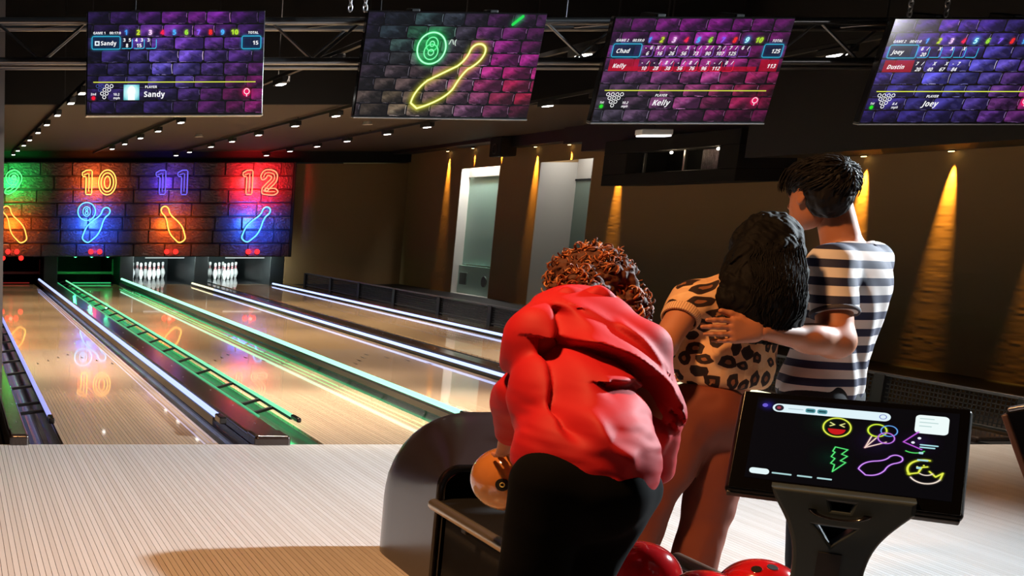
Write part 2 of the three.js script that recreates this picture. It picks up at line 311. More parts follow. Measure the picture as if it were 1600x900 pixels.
// bumper rails with light tubes
{
  const arm = new THREE.BoxGeometry(1, 0.02, 0.035), railM = mat(lin(0.02, 0.02, 0.022), 0.3);
  let i0 = -1;
  const make = (label, x, y, r, z0, spans, anchor, arms, capped, light, shield) => {
    const o = thing('bumper_rail', label, 'bumper rail', [x, 0, FOUL]);
    const dir = Math.sign(anchor - x); i0++;
    if (shield) part(o, 'shield', rbox(-r * 1.5, -r * 1.2, Math.max(y - r * 3.4, -0.03), shield === 2 ? y - r * 1.2 : y - r * 0.55, -16.35, z0 - 0.02, 0.002, 1), railM);
    part(o, 'rail', rbox(-r * 1.1, r * 1.1, y - r * 2.2, y - r * 0.6, -16.35, z0 - 0.02, 0.006, 2), railM);
    for (const [a, b, col, pow] of spans) {
      part(o, 'light_tube', new THREE.CapsuleGeometry(r, a - b - 2 * r, 4, 10).rotateX(Math.PI / 2).translate(0, y, (a + b) / 2), glow(col, pow));
      if (light) { const l = new THREE.RectAreaLight(i0 >= 2 ? lin(0.04, 1, 0.3) : col, light, 0.10, a - b - 0.1); l.position.set(x, y - r * 2.4, FOUL + (a + b) / 2); l.rotation.x = -Math.PI / 2;  scene.add(l); }
    }
    const ends = Math.abs(anchor - x);
    for (let k = 0; k < arms; k++) {
      const z = k ? -1.35 - (k - 1) * 0.84 : -0.98, g = arm.clone().scale(ends + 0.02, 1, 1);
      g.applyMatrix4(new THREE.Matrix4().makeRotationZ(dir * Math.atan2(-(y - 0.05), ends) )).translate(dir * ends / 2, (y - r * 1.6 + 0.03) / 2 + 0.005, z - 0.0);
      part(o, 'arm', g, M.black);
    }
    if (capped) part(o, 'end_cap', rbox(-r * 1.15, r * 1.15, y - r * 1.4, y + r * 1.05, z0, z0 + 0.16, 0.01, 2), M.gloss);
    return o;
  };
  const BLUE = lin(0.42, 0.52, 1.0), PALE = lin(0.36, 0.38, 0.95), GREEN = lin(0.36, 1.0, 0.62), YEL = lin(1.0, 0.98, 0.62);
  make('blue glowing bumper rail with black arms at the left edge of the picture', 0.735, 0.075, 0.018, -0.62, [[-0.62, -16.3, PALE, 1.15]], 0.55, 20, true, 0.35);
  make('thick blue glowing bumper tube on the right of the green nine lane', 1.905, 0.128, 0.021, -0.36, [[-0.36, -16.3, BLUE, 1.6]], 2.06, 19, true, 0.5, 1);
  make('thin pale green bumper rail with ladder-like black arms, left of the orange ten lane', 2.487, 0.098, 0.014, -0.52, [[-0.52, -16.3, lin(0.22, 0.85, 0.45), 1.2]], 2.325, 20, true, 4.5);
  make('thick bright green bumper tube on the right of the orange ten lane', 3.672, 0.135, 0.022, -0.42, [[-0.42, -16.3, GREEN, 1.7]], 3.82, 19, true, 1.6, 2);
  make('low blue light tube right of the violet eleven lane, yellow at its far end', 5.185, 0.045, 0.019, -0.4, [[-0.4, -14.3, BLUE, 2.0], [-14.3, -16.3, YEL, 1.5]], 5.36, 0, false, 0, 1);
  make('low blue light tube along the mesh railing, yellow at its near end', 6.915, 0.035, 0.019, -0.4, [[-0.4, -4.1, YEL, 1.6], [-4.1, -16.3, BLUE, 2.0]], 7.09, 0, false, 0, 1);
  single('light_strip', rbox(-0.006, 0.006, -0.006, 0.006, -16.3, -0.75, 0.003, 1), glow(lin(0.1, 0.8, 0.35), 0.7), 'thin green light strip along the edge of the brown divider between the two left-hand lanes', 'light strip', [2.31, 0.054, FOUL]);
}
// ------------------------------------------------------------------ masking wall over the pits: brickwork with neon signs
const MZ = -23.62;                                       // front of the brickwork
{
  const rows = 7, Y0 = 0.60, Y1 = 2.57, h = (Y1 - Y0) / rows, X0 = 0.55, X1 = 7.24;
  const wall = thing('masking_wall', 'dark glossy brick wall above the pits carrying the neon lane numbers', 'brick wall', [(X0 + X1) / 2, 0, MZ]);
  const cx = (X0 + X1) / 2, r = rng(41);
  part(wall, 'backing', box(X0 - cx, X1 - cx, Y0, Y1, -0.16, -0.035), mat(lin(0.012, 0.006, 0.008), 0.6));
  part(wall, 'end_post', rbox(X1 - cx, X1 - cx + 0.05, Y0, Y1, -0.16, 0.01, 0.008), M.black);
  const rough = noiseMap(256, 256, (u, v) => { let s = 0; for (let o = 1, a = 0.5; o < 5; o++, a /= 2) s += a * noise3(u * 6 * 2 ** o, v * 4 * 2 ** o, 3); return 0.5 + s * 0.8; });
  const tones = [[0.075, 0.034, 0.038], [0.062, 0.035, 0.055], [0.085, 0.035, 0.033], [0.052, 0.033, 0.052], [0.066, 0.028, 0.03]].map((c) => mat(lin(...c), 0.32, { bumpMap: rough, bumpScale: 0.02, clearcoat: 0.7, clearcoatRoughness: 0.25 }));
  const lumpy = [];                                       // a few uneven brick shapes, one metre wide
  for (let v = 0; v < 6; v++) {
    const g = new RoundedBoxGeometry(1, h - 0.022, 0.05, 4, 0.02), p = g.attributes.position, n = g.attributes.normal;
    for (let i = 0; i < p.count; i++) { const k = 0.006 * noise3(p.getX(i) * 9 + v * 7, p.getY(i) * 22, p.getZ(i) * 30 + v); p.setXYZ(i, p.getX(i) + n.getX(i) * k, p.getY(i) + n.getY(i) * k * 1.2, p.getZ(i) + n.getZ(i) * k * 1.5); }
    g.computeVertexNormals(); lumpy.push(g);
  }
  for (let row = 0; row < rows; row++) for (let x = X0 - (row % 2 ? 0.33 : 0.02); x < X1;) {
    const w = 0.56 + r() * 0.22, a = Math.max(x, X0), b = Math.min(x + w, X1);
    if (b - a > 0.12) { const m = part(wall, numbered('brick'), lumpy[(r() * 6) | 0], tones[(r() * 5) | 0], [(a + b) / 2 - cx, Y0 + h * (row + 0.5), -0.025 + (r() - 0.5) * 0.014]); m.scale.set(b - a - 0.02, 1, 1); m.rotation.z = r() < 0.5 ? Math.PI : 0; }
    x += w;
  }

  // neon shapes as tubes: outline at a distance round a centre line, and the centre line itself
  const v2 = (x, y) => new THREE.Vector2(x, y);
  const dense = (pts, n) => new THREE.SplineCurve(pts).getSpacedPoints(n);
  function outline(line, d) {                             // round an open line: left side, cap, right side, cap
    const L = [], Rr = [], n = line.length;
    const t = (i) => line[Math.min(i + 1, n - 1)].clone().sub(line[Math.max(i - 1, 0)]).normalize();
    for (let i = 0; i < n; i++) { const q = t(i); L.push(v2(line[i].x - q.y * d, line[i].y + q.x * d)); Rr.unshift(v2(line[i].x + q.y * d, line[i].y - q.x * d)); }
    const e = t(n - 1), s = t(0);
    return [...L, line[n - 1].clone().addScaledVector(e, d), ...Rr, line[0].clone().addScaledVector(s, -d)];
  }
  const ring = (x, y, rx, ry, n = 28) => Array.from({ length: n }, (_, i) => v2(x + rx * Math.cos(i / n * 2 * Math.PI), y + ry * Math.sin(i / n * 2 * Math.PI)));
  const to3 = (pts) => pts.map((p) => V(p.x, p.y, 0));
  const R = 0.0125, D = 0.062;                            // digits are 0.52 m high
  const one = (x) => { const l = [v2(x - 0.085, 0.155), v2(x + 0.02, 0.19), v2(x + 0.02, -0.19)], o = [v2(x - 0.12, 0.2), v2(x - 0.03, 0.252), v2(x + 0.085, 0.252), v2(x + 0.085, -0.25), v2(x - 0.04, -0.25), v2(x - 0.04, 0.12), v2(x - 0.12, 0.12)]; return [polyTube(to3(o), R, true), polyTube(to3(l), R * 0.8, false)]; };
  const zero = (x) => [tube(to3(ring(x, 0, 0.185, 0.255)), R, true, 70), tube(to3(ring(x, 0, 0.13, 0.195)), R, true, 60), tube(to3(ring(x, 0, 0.062, 0.125)), R, true, 50)];
  const two = (x) => { const c = dense([v2(x - 0.12, 0.11), v2(x - 0.08, 0.185), v2(x, 0.2), v2(x + 0.1, 0.16), v2(x + 0.1, 0.05), v2(x, -0.06), v2(x - 0.1, -0.17)], 30).concat([v2(x - 0.02, -0.19), v2(x + 0.14, -0.19)]); return [tube(to3(outline(c, D)), R, true, 150), tube(to3(c), R * 0.8, false, 90)]; };
  const nine = (x) => { const c = dense([v2(x - 0.12, -0.19), v2(x, -0.12), v2(x + 0.1, 0.02), v2(x + 0.11, 0.12), v2(x + 0.02, 0.195), v2(x - 0.09, 0.13), v2(x - 0.06, 0.02), v2(x + 0.04, 0.015)], 40); return [tube(to3(outline(c, D)), R, true, 160), tube(to3(c), R * 0.8, false, 90), tube(to3(ring(x + 0.01, 0.1, 0.045, 0.045)), R, true, 30)]; };
  const eight = (x, y, s) => [tube(to3(ring(x, y + 0.038 * s, 0.022 * s, 0.024 * s, 12)), R * 0.7, true, 24), tube(to3(ring(x, y - 0.03 * s, 0.028 * s, 0.032 * s, 12)), R * 0.7, true, 24), tube(to3(ring(x, y, 0.075 * s, 0.095 * s, 18)), R * 0.7, true, 36)];
  const pinPath = (x, y, lean, s) => { const q = [[-0.07, -0.42], [0.07, -0.42], [0.12, -0.30], [0.145, -0.16], [0.12, 0], [0.075, 0.13], [0.062, 0.24], [0.082, 0.33], [0.06, 0.40], [0, 0.425], [-0.06, 0.40], [-0.082, 0.33], [-0.062, 0.24], [-0.075, 0.13], [-0.12, 0], [-0.145, -0.16], [-0.12, -0.30]]; const c = Math.cos(lean), d = Math.sin(lean); return to3(q.map(([a, b]) => v2(x + s * (a * c - b * d), y + s * (a * d + b * c)))); };
  const pin = (x, y, lean, s = 0.98) => [tube(pinPath(x, y, lean, s), R * 1.15, true, 90)];
  const sign = (name, label, x, y, parts, color, power, lamp, glowColor) => {
    const o = thing(name, label, 'neon sign', [x, y, MZ + 0.05]), m = glow(color, power);
    for (const [pn, list] of parts) part(o, pn, merge(list), m);
    const l = new THREE.SpotLight(glowColor ?? color, lamp * 2.3, 0, 0.86, 1, 2); l.shadow.radius = 8; aim(l, V(x, y, MZ + 0.8), V(x, y, MZ));   // the light of the tubes on the bricks behind them
    return o;
  };
  const GREEN = lin(0.12, 1.0, 0.22), AMBER = lin(1.0, 0.42, 0.08), PURPLE = lin(0.18, 0.14, 1.0), CORAL = lin(1.0, 0.22, 0.10), BLUE = lin(0.10, 0.45, 1.0), ORANGE = lin(1.0, 0.40, 0.07);
  const NY = 2.15, PYY = 1.29;
  sign('neon_number', 'green neon number 9 at the left end of the brick wall', 1.33, NY, [['digit', nine(0)]], GREEN, 1.7, 6, lin(0.02, 1, 0.12));
  sign('neon_number', 'orange and yellow neon number 10 on the brick wall', 3.10, NY, [['digit', one(-0.20)], ['digit', zero(0.21)]], AMBER, 2.6, 6, lin(1, 0.14, 0.02));
  sign('neon_number', 'dim violet neon number 11 on the brick wall', 4.67, NY, [['digit', one(-0.22)], ['digit', one(0.24)]], PURPLE, 1.1, 2.4, lin(0.13, 0.05, 1));
  sign('neon_number', 'coral red neon number 12 on the brick wall', 6.50, NY, [['digit', one(-0.22)], ['digit', two(0.21)]], CORAL, 2.4, 20, lin(1, 0.015, 0.02));
  sign('neon_pin', 'orange neon bowling pin cut off by the left end of the brick wall', 1.36, PYY, [['pin_outline', pin(0, 0, 0.52)]], ORANGE, 2.3, 4.4, lin(1, 0.16, 0.01));
  sign('neon_pin', 'blue neon pin with an eight ball under the number 10', 3.06, PYY, [['pin_outline', pin(0.05, -0.01, -0.62)], ['ball_outline', [tube(to3(ring(-0.17, 0.26, 0.185, 0.185)), R, true, 60)]], ['ball_number', eight(-0.17, 0.26, 1.05)]], BLUE, 2.4, 9.6, lin(0.03, 0.12, 1));
  sign('neon_pin', 'orange neon bowling pin leaning left under the number 11', 4.72, PYY, [['pin_outline', pin(0, 0, 0.55)]], ORANGE, 2.5, 4.8, lin(1, 0.13, 0.01));
  sign('neon_pin', 'blue neon bowling pin leaning right under the number 12', 6.50, PYY, [['pin_outline', pin(0, 0, -0.62)]], BLUE, 2.4, 8.8, lin(0.03, 0.12, 1));

  // pairs of round red lamps in the lowest course
  const disc = new THREE.CylinderGeometry(0.05, 0.055, 0.03, 20).rotateX(Math.PI / 2), RED = glow(lin(1, 0.02, 0.015), 2.2);
  const dots = (x, n) => [-0.095, 0.095].forEach((d, i) => {
    single('signal_lamp', disc, RED, `round red lamp on the lowest bricks, ${i ? 'right' : 'left'} one of the pair under the ${n}`, 'lamp', [x + d, 0.71, MZ + 0.02], 'red lamps on the lowest bricks');
  });
  SIGN.forEach((n, i) => dots([1.33, 3.10, 4.72, 6.46][i], n));
  for (const x of [1.3, 3.10, 4.72, 6.46]) { const l = new THREE.PointLight(lin(1, 0.03, 0.02), 0.25, 0, 2); l.position.set(x, 0.71, MZ + 0.12); l.shadow.radius = 2; l.intensity = 0.08; scene.add(l); }
  [1.13, 1.52].forEach((x, i) => single('signal_lamp', disc, RED, `round red lamp hanging below the bricks over the ${i ? 'right' : 'left'} of the left-hand pit`, 'lamp', [x, 0.575, MZ - 0.02]));
}

// ------------------------------------------------------------------ pits, kickbacks and pins
{
  const kick = mat(lin(0.004, 0.006, 0.0065), 0.45), curtain = mat(lin(0.010, 0.020, 0.021), 0.8);
  const edges = [-0.1, (1.832 + 2.545) / 2, (3.603 + 4.08) / 2, (5.138 + 5.8) / 2, 7.115];
  edges.forEach((x, i) => single('kickback', rbox(-0.15, 0.15, -0.12, 0.62, -1.6, 1.455, 0.01), kick, ['dark kickback panel left of the pit under the green nine', 'dark kickback panel between the pits under the green nine and orange ten', 'dark kickback panel between the pits under the orange ten and violet eleven', 'dark kickback panel between the pits under the violet eleven and red twelve', 'dark kickback panel at the right end of the pits'][i], 'panel', [x, 0, PINZ]));
  LANES.forEach(([x0, x1], i) => {
    const cx = (x0 + x1) / 2, w = edges[i + 1] - edges[i] - 0.3, mid = (edges[i] + edges[i + 1]) / 2;
    single('pit_curtain', box(-w / 2, w / 2, -0.1, 0.9, -0.03, 0), curtain, `dark curtain at the back of the pit under the ${SIGN[i]}`, 'curtain', [mid, 0, PINZ - 1.55]);
    const [c, p] = [[lin(1, 0.04, 0.03), 0.8], [lin(0.05, 1, 0.3), 1.6], [lin(0.86, 1, 0.98), 260], [lin(0.86, 1, 0.98), 260]][i];
    const l = new THREE.RectAreaLight(c, p, 0.9, 0.10); l.position.set(cx, 0.64, MZ - 0.2); l.lookAt(cx, 0.12, PINZ - 0.6); scene.add(l);
    if (i < 2) single('pit_light', rbox(-0.42, 0.42, -0.012, 0.012, -0.01, 0.01, 0.006), glow(c, i ? 0.5 : 0.15), `thin ${i ? 'green' : 'dim red'} light bar across the floor of the pit under the ${SIGN[i]}`, 'light bar', [cx, 0.03, DECK - 0.05]);
    if (i < 2) single('sweep_bar', merge([rbox(-w / 2 + 0.002, w / 2 - 0.002, -0.03, 0.03, -0.02, 0.02, 0.01), rbox(-w / 2 + 0.002, -w / 2 + 0.03, -0.05, 0.3, -0.03, 0.03, 0.01), rbox(w / 2 - 0.03, w / 2 - 0.002, -0.05, 0.3, -0.03, 0.03, 0.01)]), mat(lin(...(i ? [0.1, 0.3, 0.16] : [0.3, 0.05, 0.05])), 0.4), `lowered sweep bar in the ${i ? 'green' : 'red'} lit pit under the ${SIGN[i]}`, 'sweep bar', [mid, 0.19, PINZ + 0.5]);
    else single('pit_light', rbox(-0.42, 0.42, -0.01, 0.01, -0.01, 0.01, 0.005), glow(lin(0.9, 1, 1), 0.7), `white light bar above the pins under the ${SIGN[i]}`, 'light bar', [cx, 0.575, MZ - 0.1]);
  });
  const spot = new THREE.SphereGeometry(0.05, 16, 10);
  [2.72, 3.07, 3.42].forEach((x, i) => {
    const o = thing('pit_spotlight', `green spotlight over the empty pit under the orange ten, ${['left', 'middle', 'right'][i]} one of three`, 'spotlight', [x, 0.62, MZ - 0.35]);
    part(o, 'lens', spot, glow(lin(0.08, 1, 0.3), 1.2)); part(o, 'bracket', rbox(-0.012, 0.012, 0.03, 0.05, 0, 0.2, 0.004), M.black);
    const l = new THREE.PointLight(lin(0.05, 1, 0.25), 0.35, 0, 2); l.position.set(x, 0.54, MZ - 0.35); scene.add(l);
  });
  // pins
  const prof = [[0, 0], [0.0258, 0], [0.0285, 0.01], [0.036, 0.045], [0.0455, 0.075], [0.0545, 0.09], [0.0605, 0.114], [0.0575, 0.15], [0.047, 0.185], [0.035, 0.215], [0.0265, 0.24], [0.0228, 0.255], [0.0235, 0.275], [0.0275, 0.305], [0.0315, 0.33], [0.0325, 0.345], [0.0295, 0.364], [0.019, 0.377], [0, 0.381]];
  const at = (y) => { for (let i = 2; i < prof.length; i++) if (prof[i][1] >= y) { const t = (y - prof[i - 1][1]) / (prof[i][1] - prof[i - 1][1]); return prof[i - 1][0] + t * (prof[i][0] - prof[i - 1][0]); } };
  const body = new THREE.LatheGeometry(prof.map((p) => new THREE.Vector2(...p)), 24), pinM = mat(lin(0.82, 0.84, 0.83), 0.22, { clearcoat: 0.7, clearcoatRoughness: 0.1 }), redM = mat(lin(0.5, 0.02, 0.03), 0.3);
  const band = (y0, y1) => new THREE.LatheGeometry([y0, (y0 + y1) / 2, y1].map((y) => new THREE.Vector2(at(y) + 0.0009, y)), 24);
  const proto = new THREE.Group(); part(proto, 'pin_body', body, pinM); part(proto, 'stripe', band(0.232, 0.25), redM); part(proto, 'stripe', band(0.268, 0.286), redM);
  const rowsName = [['the front pin'], ['left pin of the second row', 'right pin of the second row'], ['left pin of the third row', 'middle pin of the third row', 'right pin of the third row'], ['leftmost pin of the back row', 'second pin from the left in the back row', 'third pin from the left in the back row', 'rightmost pin of the back row']];
  [[4.605, 'violet eleven', false], [6.338, 'red twelve', true]].forEach(([cx, n, gap]) => rowsName.forEach((row, k) => row.forEach((what, j) => {
    if (gap && k === 3 && j === 0) return;
    const o = proto.clone(); o.name = numbered('bowling_pin'); o.position.set(cx + (j - k / 2) * 0.3048, 0, PINZ - k * 0.264); scene.add(o);
    tag(o, `white bowling pin under the ${n}, ${what}`, 'bowling pin', `pins standing under the ${n}`);
  })));
}

// ------------------------------------------------------------------ low mesh railing beside the last lane
{
  const X = 7.42, o = thing('mesh_railing', 'low black railing with wire mesh panels along the right of the last lane', 'railing', [X, 0, FOUL]);
  const posts = [-22.95, -21.4, -19.9, -18.3, -16.6, -15.0, -13.4, -11.8, -10.2, -8.6, -7.4];
  part(o, 'top_rail', rbox(-0.02, 0.02, 0.275, 0.30, posts[0] - FOUL, posts[10] - FOUL, 0.008), M.darkSteel);
  part(o, 'bottom_rail', rbox(-0.015, 0.015, 0.035, 0.055, posts[0] - FOUL, posts[10] - FOUL, 0.006), M.black);
  for (const z of posts) part(o, 'post', rbox(-0.03, 0.03, 0, 0.29, z - FOUL - 0.05, z - FOUL + 0.05, 0.006), M.black);
  const wireM = M.black;
  for (let i = 0; i < posts.length - 1; i++) {
    const list = [], a = posts[i] - FOUL + 0.05, b = posts[i + 1] - FOUL - 0.05, n = Math.round((b - a) / 0.036);
    for (let k = 1; k < n; k++) list.push(box(-0.002, 0.002, 0.05, 0.28, a + (b - a) * k / n - 0.0045, a + (b - a) * k / n + 0.0045));
    for (let y = 0.08; y < 0.27; y += 0.034) list.push(box(-0.002, 0.002, y - 0.0045, y + 0.0045, a, b));
    part(o, 'wire_mesh', merge(list), wireM).userData.kind = 'stuff';
  }
}
// ------------------------------------------------------------------ lighting tracks over the lanes
{
  const face = glow(lin(1, 0.96, 0.9), 7), Y = 2.745;
  const tracks = [
    [1.30, 'over the green nine lane', [-23.1, -21.6, -19.9, -18.4, -16.7, -15.2, -13.7, -12.2, -11.2]],
    [3.02, 'over the orange ten lane', [-21.0, -19.5, -17.9, -16.4, -14.8, -10.4, -9.0]],
    [4.70, 'over the violet eleven lane', [-23.4, -22.1, -20.3, -18.8, -17.2, -15.4, -13.8, -8.5]],
    [6.58, 'over the red twelve lane', [-23.4, -21.8, -20.2, -18.7, -17.0, -15.6, -12.5, -11.5, -8.5]],
  ];
  for (const [x, where, zs] of tracks) {
    const o = thing('track_light', `long black ceiling track with white spots, ${where}`, 'track light', [x, Y, -15.5], 'ceiling light tracks');
    part(o, 'track_rail', rbox(-0.02, 0.02, 0.0, 0.035, -8.2, 7.6, 0.004), M.black);
    for (const z of zs) {
      const h = part(o, 'spot_head', rbox(-0.035, 0.035, -0.055, 0.0, z + 15.5 - 0.16, z + 15.5 + 0.16, 0.008), M.black);
      part(h, 'lens', rbox(-0.03, 0.03, -0.062, -0.054, z + 15.5 - 0.065, z + 15.5 + 0.065, 0.003), face);
      const l = new THREE.SpotLight(lin(1, 0.86, 0.68), z < -20 ? 7 : 34, 0, 0.62, 0.8, 2); l.shadow.radius = 3; aim(l, V(x, Y - 0.085, z), V(x + 0.1, 0, z + 0.5));
    }
    for (let z = -22.5; z < -8; z += 2.4) part(o, 'hanger', rod(V(0, 0.03, z + 15.5), V(0, z < -13.6 ? 0.056 : 1.55, z + 15.5), 0.006), M.black);
  }
  // smoke detectors and sprinklers on the lane ceiling
  for (const [x, z, w] of [[5.55, -14.3, 'nearest the second screen'], [4.1, -18.6, 'over the middle of the lanes'], [5.9, -16.0, 'between the two right-hand tracks']])
    single('smoke_detector', new THREE.CylinderGeometry(0.05, 0.07, 0.045, 20).translate(0, -0.023, 0), M.offWhite, `small round white smoke detector on the lane ceiling, ${w}`, 'smoke detector', [x, 2.8, z]);
}
// ------------------------------------------------------------------ amber wall washers
{
  const rows = [[-22.05, 2.70], [-21.0, 2.70], [-19.98, 2.70], [-18.76, 2.60], [-17.74, 2.575], [-16.41, 2.37], [-15.34, 2.325], [-14.44, 2.31], [-13.04, 2.137], [-12.0, 2.124], [-10.96, 2.123], [-9.9, 2.123]];
  const lens = glow(lin(1, 0.72, 0.3), 9), body = new THREE.CylinderGeometry(0.03, 0.034, 0.09, 14).translate(0, 0.05, 0), eye = new THREE.CylinderGeometry(0.024, 0.024, 0.006, 14).translate(0, 0.003, 0);
  const names = ['nearest the far corner', 'left one over the left recess', 'right one over the left recess', 'between the two white recesses', 'over the right recess', 'left one behind the equipment cabinet', 'middle one behind the equipment cabinet', 'right one behind the equipment cabinet', 'just left of the striped man', 'just right of the striped man', 'well right of the striped man', 'at the right edge of the picture'];
  rows.forEach(([z, y], i) => {
    const x = WALLX - 0.055, o = thing('wall_spotlight', `small amber wall washer high on the right wall, ${names[i]}`, 'spotlight', [x, y, z], 'amber wall washers');
    part(o, 'housing', body, M.black); part(o, 'lens', eye, lens); part(o, 'bracket', rbox(0.02, 0.055, 0.05, 0.075, -0.012, 0.012, 0.004), M.black);
    const l = new THREE.SpotLight(lin(1, 0.46, 0.06), i === 1 || i === 2 || i === 4 ? 22 : 52, 0, i === 1 || i === 2 || i === 4 ? 0.15 : 0.22, 0.9, 2); l.shadow.radius = 0.6; aim(l, V(x, y - 0.012, z), V(x + (i === 1 || i === 2 || i === 4 ? 0.33 : 0.16), y - 1, z));
  });
}
// equipment box, speaker and emergency lamp on the right
{
  const o = thing('equipment_box', 'black cabinet with bright metal uprights and one grey panel, high on the right wall', 'equipment cabinet', [9.35, 0, -14.33]);
  part(o, 'frame', merge([rbox(-0.25, 0.45, 1.90, 2.05, -1.33, 1.33, 0.01), rbox(-0.25, 0.45, 2.32, 2.5, -1.33, 1.33, 0.01), rbox(-0.25, 0.45, 2.05, 2.32, -1.33, -0.80, 0.01), rbox(-0.25, 0.45, 2.05, 2.32, 1.0, 1.33, 0.01)]), M.matteBlack);
  part(o, 'back_panel', box(0.30, 0.42, 2.05, 2.32, -0.8, 0.35), M.matteBlack);
  const grain = canvasMap(256, 256, (c, w, h) => { const r = rng(8); c.fillStyle = '#655a66'; c.fillRect(0, 0, w, h); for (let i = 0; i < 700; i++) { c.fillStyle = `rgba(${r() > 0.5 ? '150,135,150' : '60,45,60'},0.35)`; c.fillRect(r() * w, r() * h, 2 + r() * 5, 10 + r() * 50); } });
  part(o, 'grey_panel', rbox(0.0, 0.05, 2.06, 2.31, 0.34, 0.93, 0.01), mat(0xffffff, 0.5, { map: grain }));
  for (const z of [-0.77, 0.06, 0.93]) { part(o, 'upright', rbox(-0.04, 0.0, 2.05, 2.32, z - 0.016, z + 0.016, 0.006), M.steel); const l = new THREE.PointLight(lin(1, 0.75, 0.45), 0.10, 0, 2); l.position.set(9.22, 2.29, -14.33 + z - 0.12); scene.add(l); part(o, 'lamp', new THREE.SphereGeometry(0.02, 12, 8).translate(-0.13, 2.29, z - 0.12), glow(lin(1, 0.9, 0.75), 3)); }
  part(o, 'ledge', rbox(-0.1, 0.3, 2.045, 2.06, -0.8, 1.0, 0.005), M.darkSteel);

  const s = thing('loudspeaker', 'black box loudspeaker under the ceiling between the amber washers', 'loudspeaker', [9.45, 2.63, -19.25]);
  part(s, 'cabinet', rbox(-0.14, 0.14, -0.16, 0.16, -0.2, 0.2, 0.02), M.matteBlack); part(s, 'bracket', rbox(-0.03, 0.03, 0.15, 0.2, -0.03, 0.03, 0.005), M.darkSteel);
  part(s, 'woofer', new THREE.TorusGeometry(0.08, 0.012, 8, 24).rotateY(Math.PI / 2).translate(-0.142, -0.03, 0), M.black);

  const e = thing('emergency_light', 'small white rectangular emergency light under the third screen', 'emergency light', [5.80, 2.17, -9.31]);
  part(e, 'housing', rbox(-0.13, 0.13, 0.0, 0.045, -0.05, 0.05, 0.01), mat(lin(0.5, 0.5, 0.5), 0.5));
  part(e, 'diffuser', rbox(-0.122, 0.122, -0.014, 0.002, -0.045, 0.045, 0.006), glow(lin(1, 1, 1), 1.3));
  part(e, 'hanger', rod(V(0, 0.04, 0), V(0, 2.13, 0), 0.006), M.black);
  const el = new THREE.RectAreaLight(0xffffff, 1, 0.24, 0.08); el.position.set(5.80, 2.15, -9.31); el.rotation.x = -Math.PI / 2; scene.add(el);
}
// ------------------------------------------------------------------ truss that carries the screens
{
  const o = thing('lighting_truss', 'dark metal box truss running behind the hanging screens', 'truss', [3.9, 2.65, -7.68]), L = 5.4;
  const bar = mat(lin(0.15, 0.15, 0.155), 0.28, { metalness: 0.95 });
  for (const [y, z] of [[0.125, 0.125], [0.125, -0.125], [-0.125, 0.125], [-0.125, -0.125]]) part(o, 'chord', rod(V(-L, y, z), V(L, y, z), 0.025, 12), bar);
  const strut = (a, b) => part(o, 'brace', rod(a, b, 0.009, 8), bar);
  for (let i = 0, n = 36; i < n; i++) {
    const x = -L + i * 2 * L / n, x2 = x + 2 * L / n, up = i % 2 ? 1 : -1;
    strut(V(x, -0.125 * up, 0.125), V(x2, 0.125 * up, 0.125));
    if (i % 2) { strut(V(x, -0.125 * up, -0.125), V(x2, 0.125 * up, -0.125)); strut(V(x, 0.125, -0.125 * up), V(x2, 0.125, 0.125 * up)); }
  }
  for (const x of [-3.6, 0.2, 4.4]) part(o, 'hanger', rod(V(x, 0.12, 0), V(x, 1.66, 0), 0.006), M.darkSteel);
  // service pipes and a duct higher up, barely lit
  const pipes = [[-8.6, 3.25, 0.04], [-9.4, 3.5, 0.06], [-6.6, 3.55, 0.05]];
  pipes.forEach(([z, y, r], i) => { const p = thing('ceiling_pipe', `dark pipe under the black ceiling above the screens, ${['lowest', 'farthest', 'nearest'][i]} of three`, 'pipe', [3.5, y, z]); part(p, 'pipe_run', rod(V(-6.4, 0, 0), V(6.2, 0, 0), r, 14), mat(lin(0.05, 0.05, 0.052), 0.4)); part(p, 'hanger', rod(V(-2, 0, 0), V(-2, 4.3 - y, 0), 0.005), M.black); part(p, 'hanger', rod(V(3, 0, 0), V(3, 4.3 - y, 0), 0.005), M.black); });
  // stage spotlights that light the approach
  const can = (at, to, label) => {
    const t = thing('stage_light', label, 'stage light', at.toArray()), d = to.clone().sub(at).normalize(), q = new THREE.Quaternion().setFromUnitVectors(V(0, -1, 0), d);
    part(t, 'housing', new THREE.CylinderGeometry(0.09, 0.11, 0.26, 20, 1, true).translate(0, 0.17, 0).applyQuaternion(q), M.black);
    part(t, 'cap', new THREE.CylinderGeometry(0.09, 0.09, 0.02, 20).translate(0, 0.30, 0).applyQuaternion(q), M.black);
    part(t, 'lens', new THREE.CylinderGeometry(0.085, 0.085, 0.01, 20).translate(0, 0.06, 0).applyQuaternion(q), glow(lin(1, 0.95, 0.9), 2));
    part(t, 'yoke', rod(V(0, 0.25, 0), V(0, 4.3 - at.y, 0), 0.012), M.black);
  };
  can(KEY_AT, KEY_TO, 'black stage spotlight hung high to the right of the approach'); can(KEY2_AT, KEY2_TO, 'black stage spotlight hung behind the screens over the lanes'); can(WARM_AT, WARM_TO, 'black amber spotlight hung behind the bowlers');
}
// round wall lamp on the right, outside the frame: its reflection is the bright patch on the blue screen
{
  const o = thing('wall_lamp', 'round white wall lamp on the right wall beyond the frame', 'wall lamp', [9.6, 1.33, -2.85]);
  part(o, 'globe', new THREE.SphereGeometry(0.2, 28, 18).scale(0.6, 1, 1), glow(lin(1, 1, 1), 16)); part(o, 'base', new THREE.CylinderGeometry(0.13, 0.13, 0.1, 24).rotateZ(Math.PI / 2).translate(0.15, 0, 0), M.steel);
  const l = new THREE.PointLight(0xffffff, 1.5, 0, 2); l.position.set(9.6, 1.33, -2.85); scene.add(l);
}
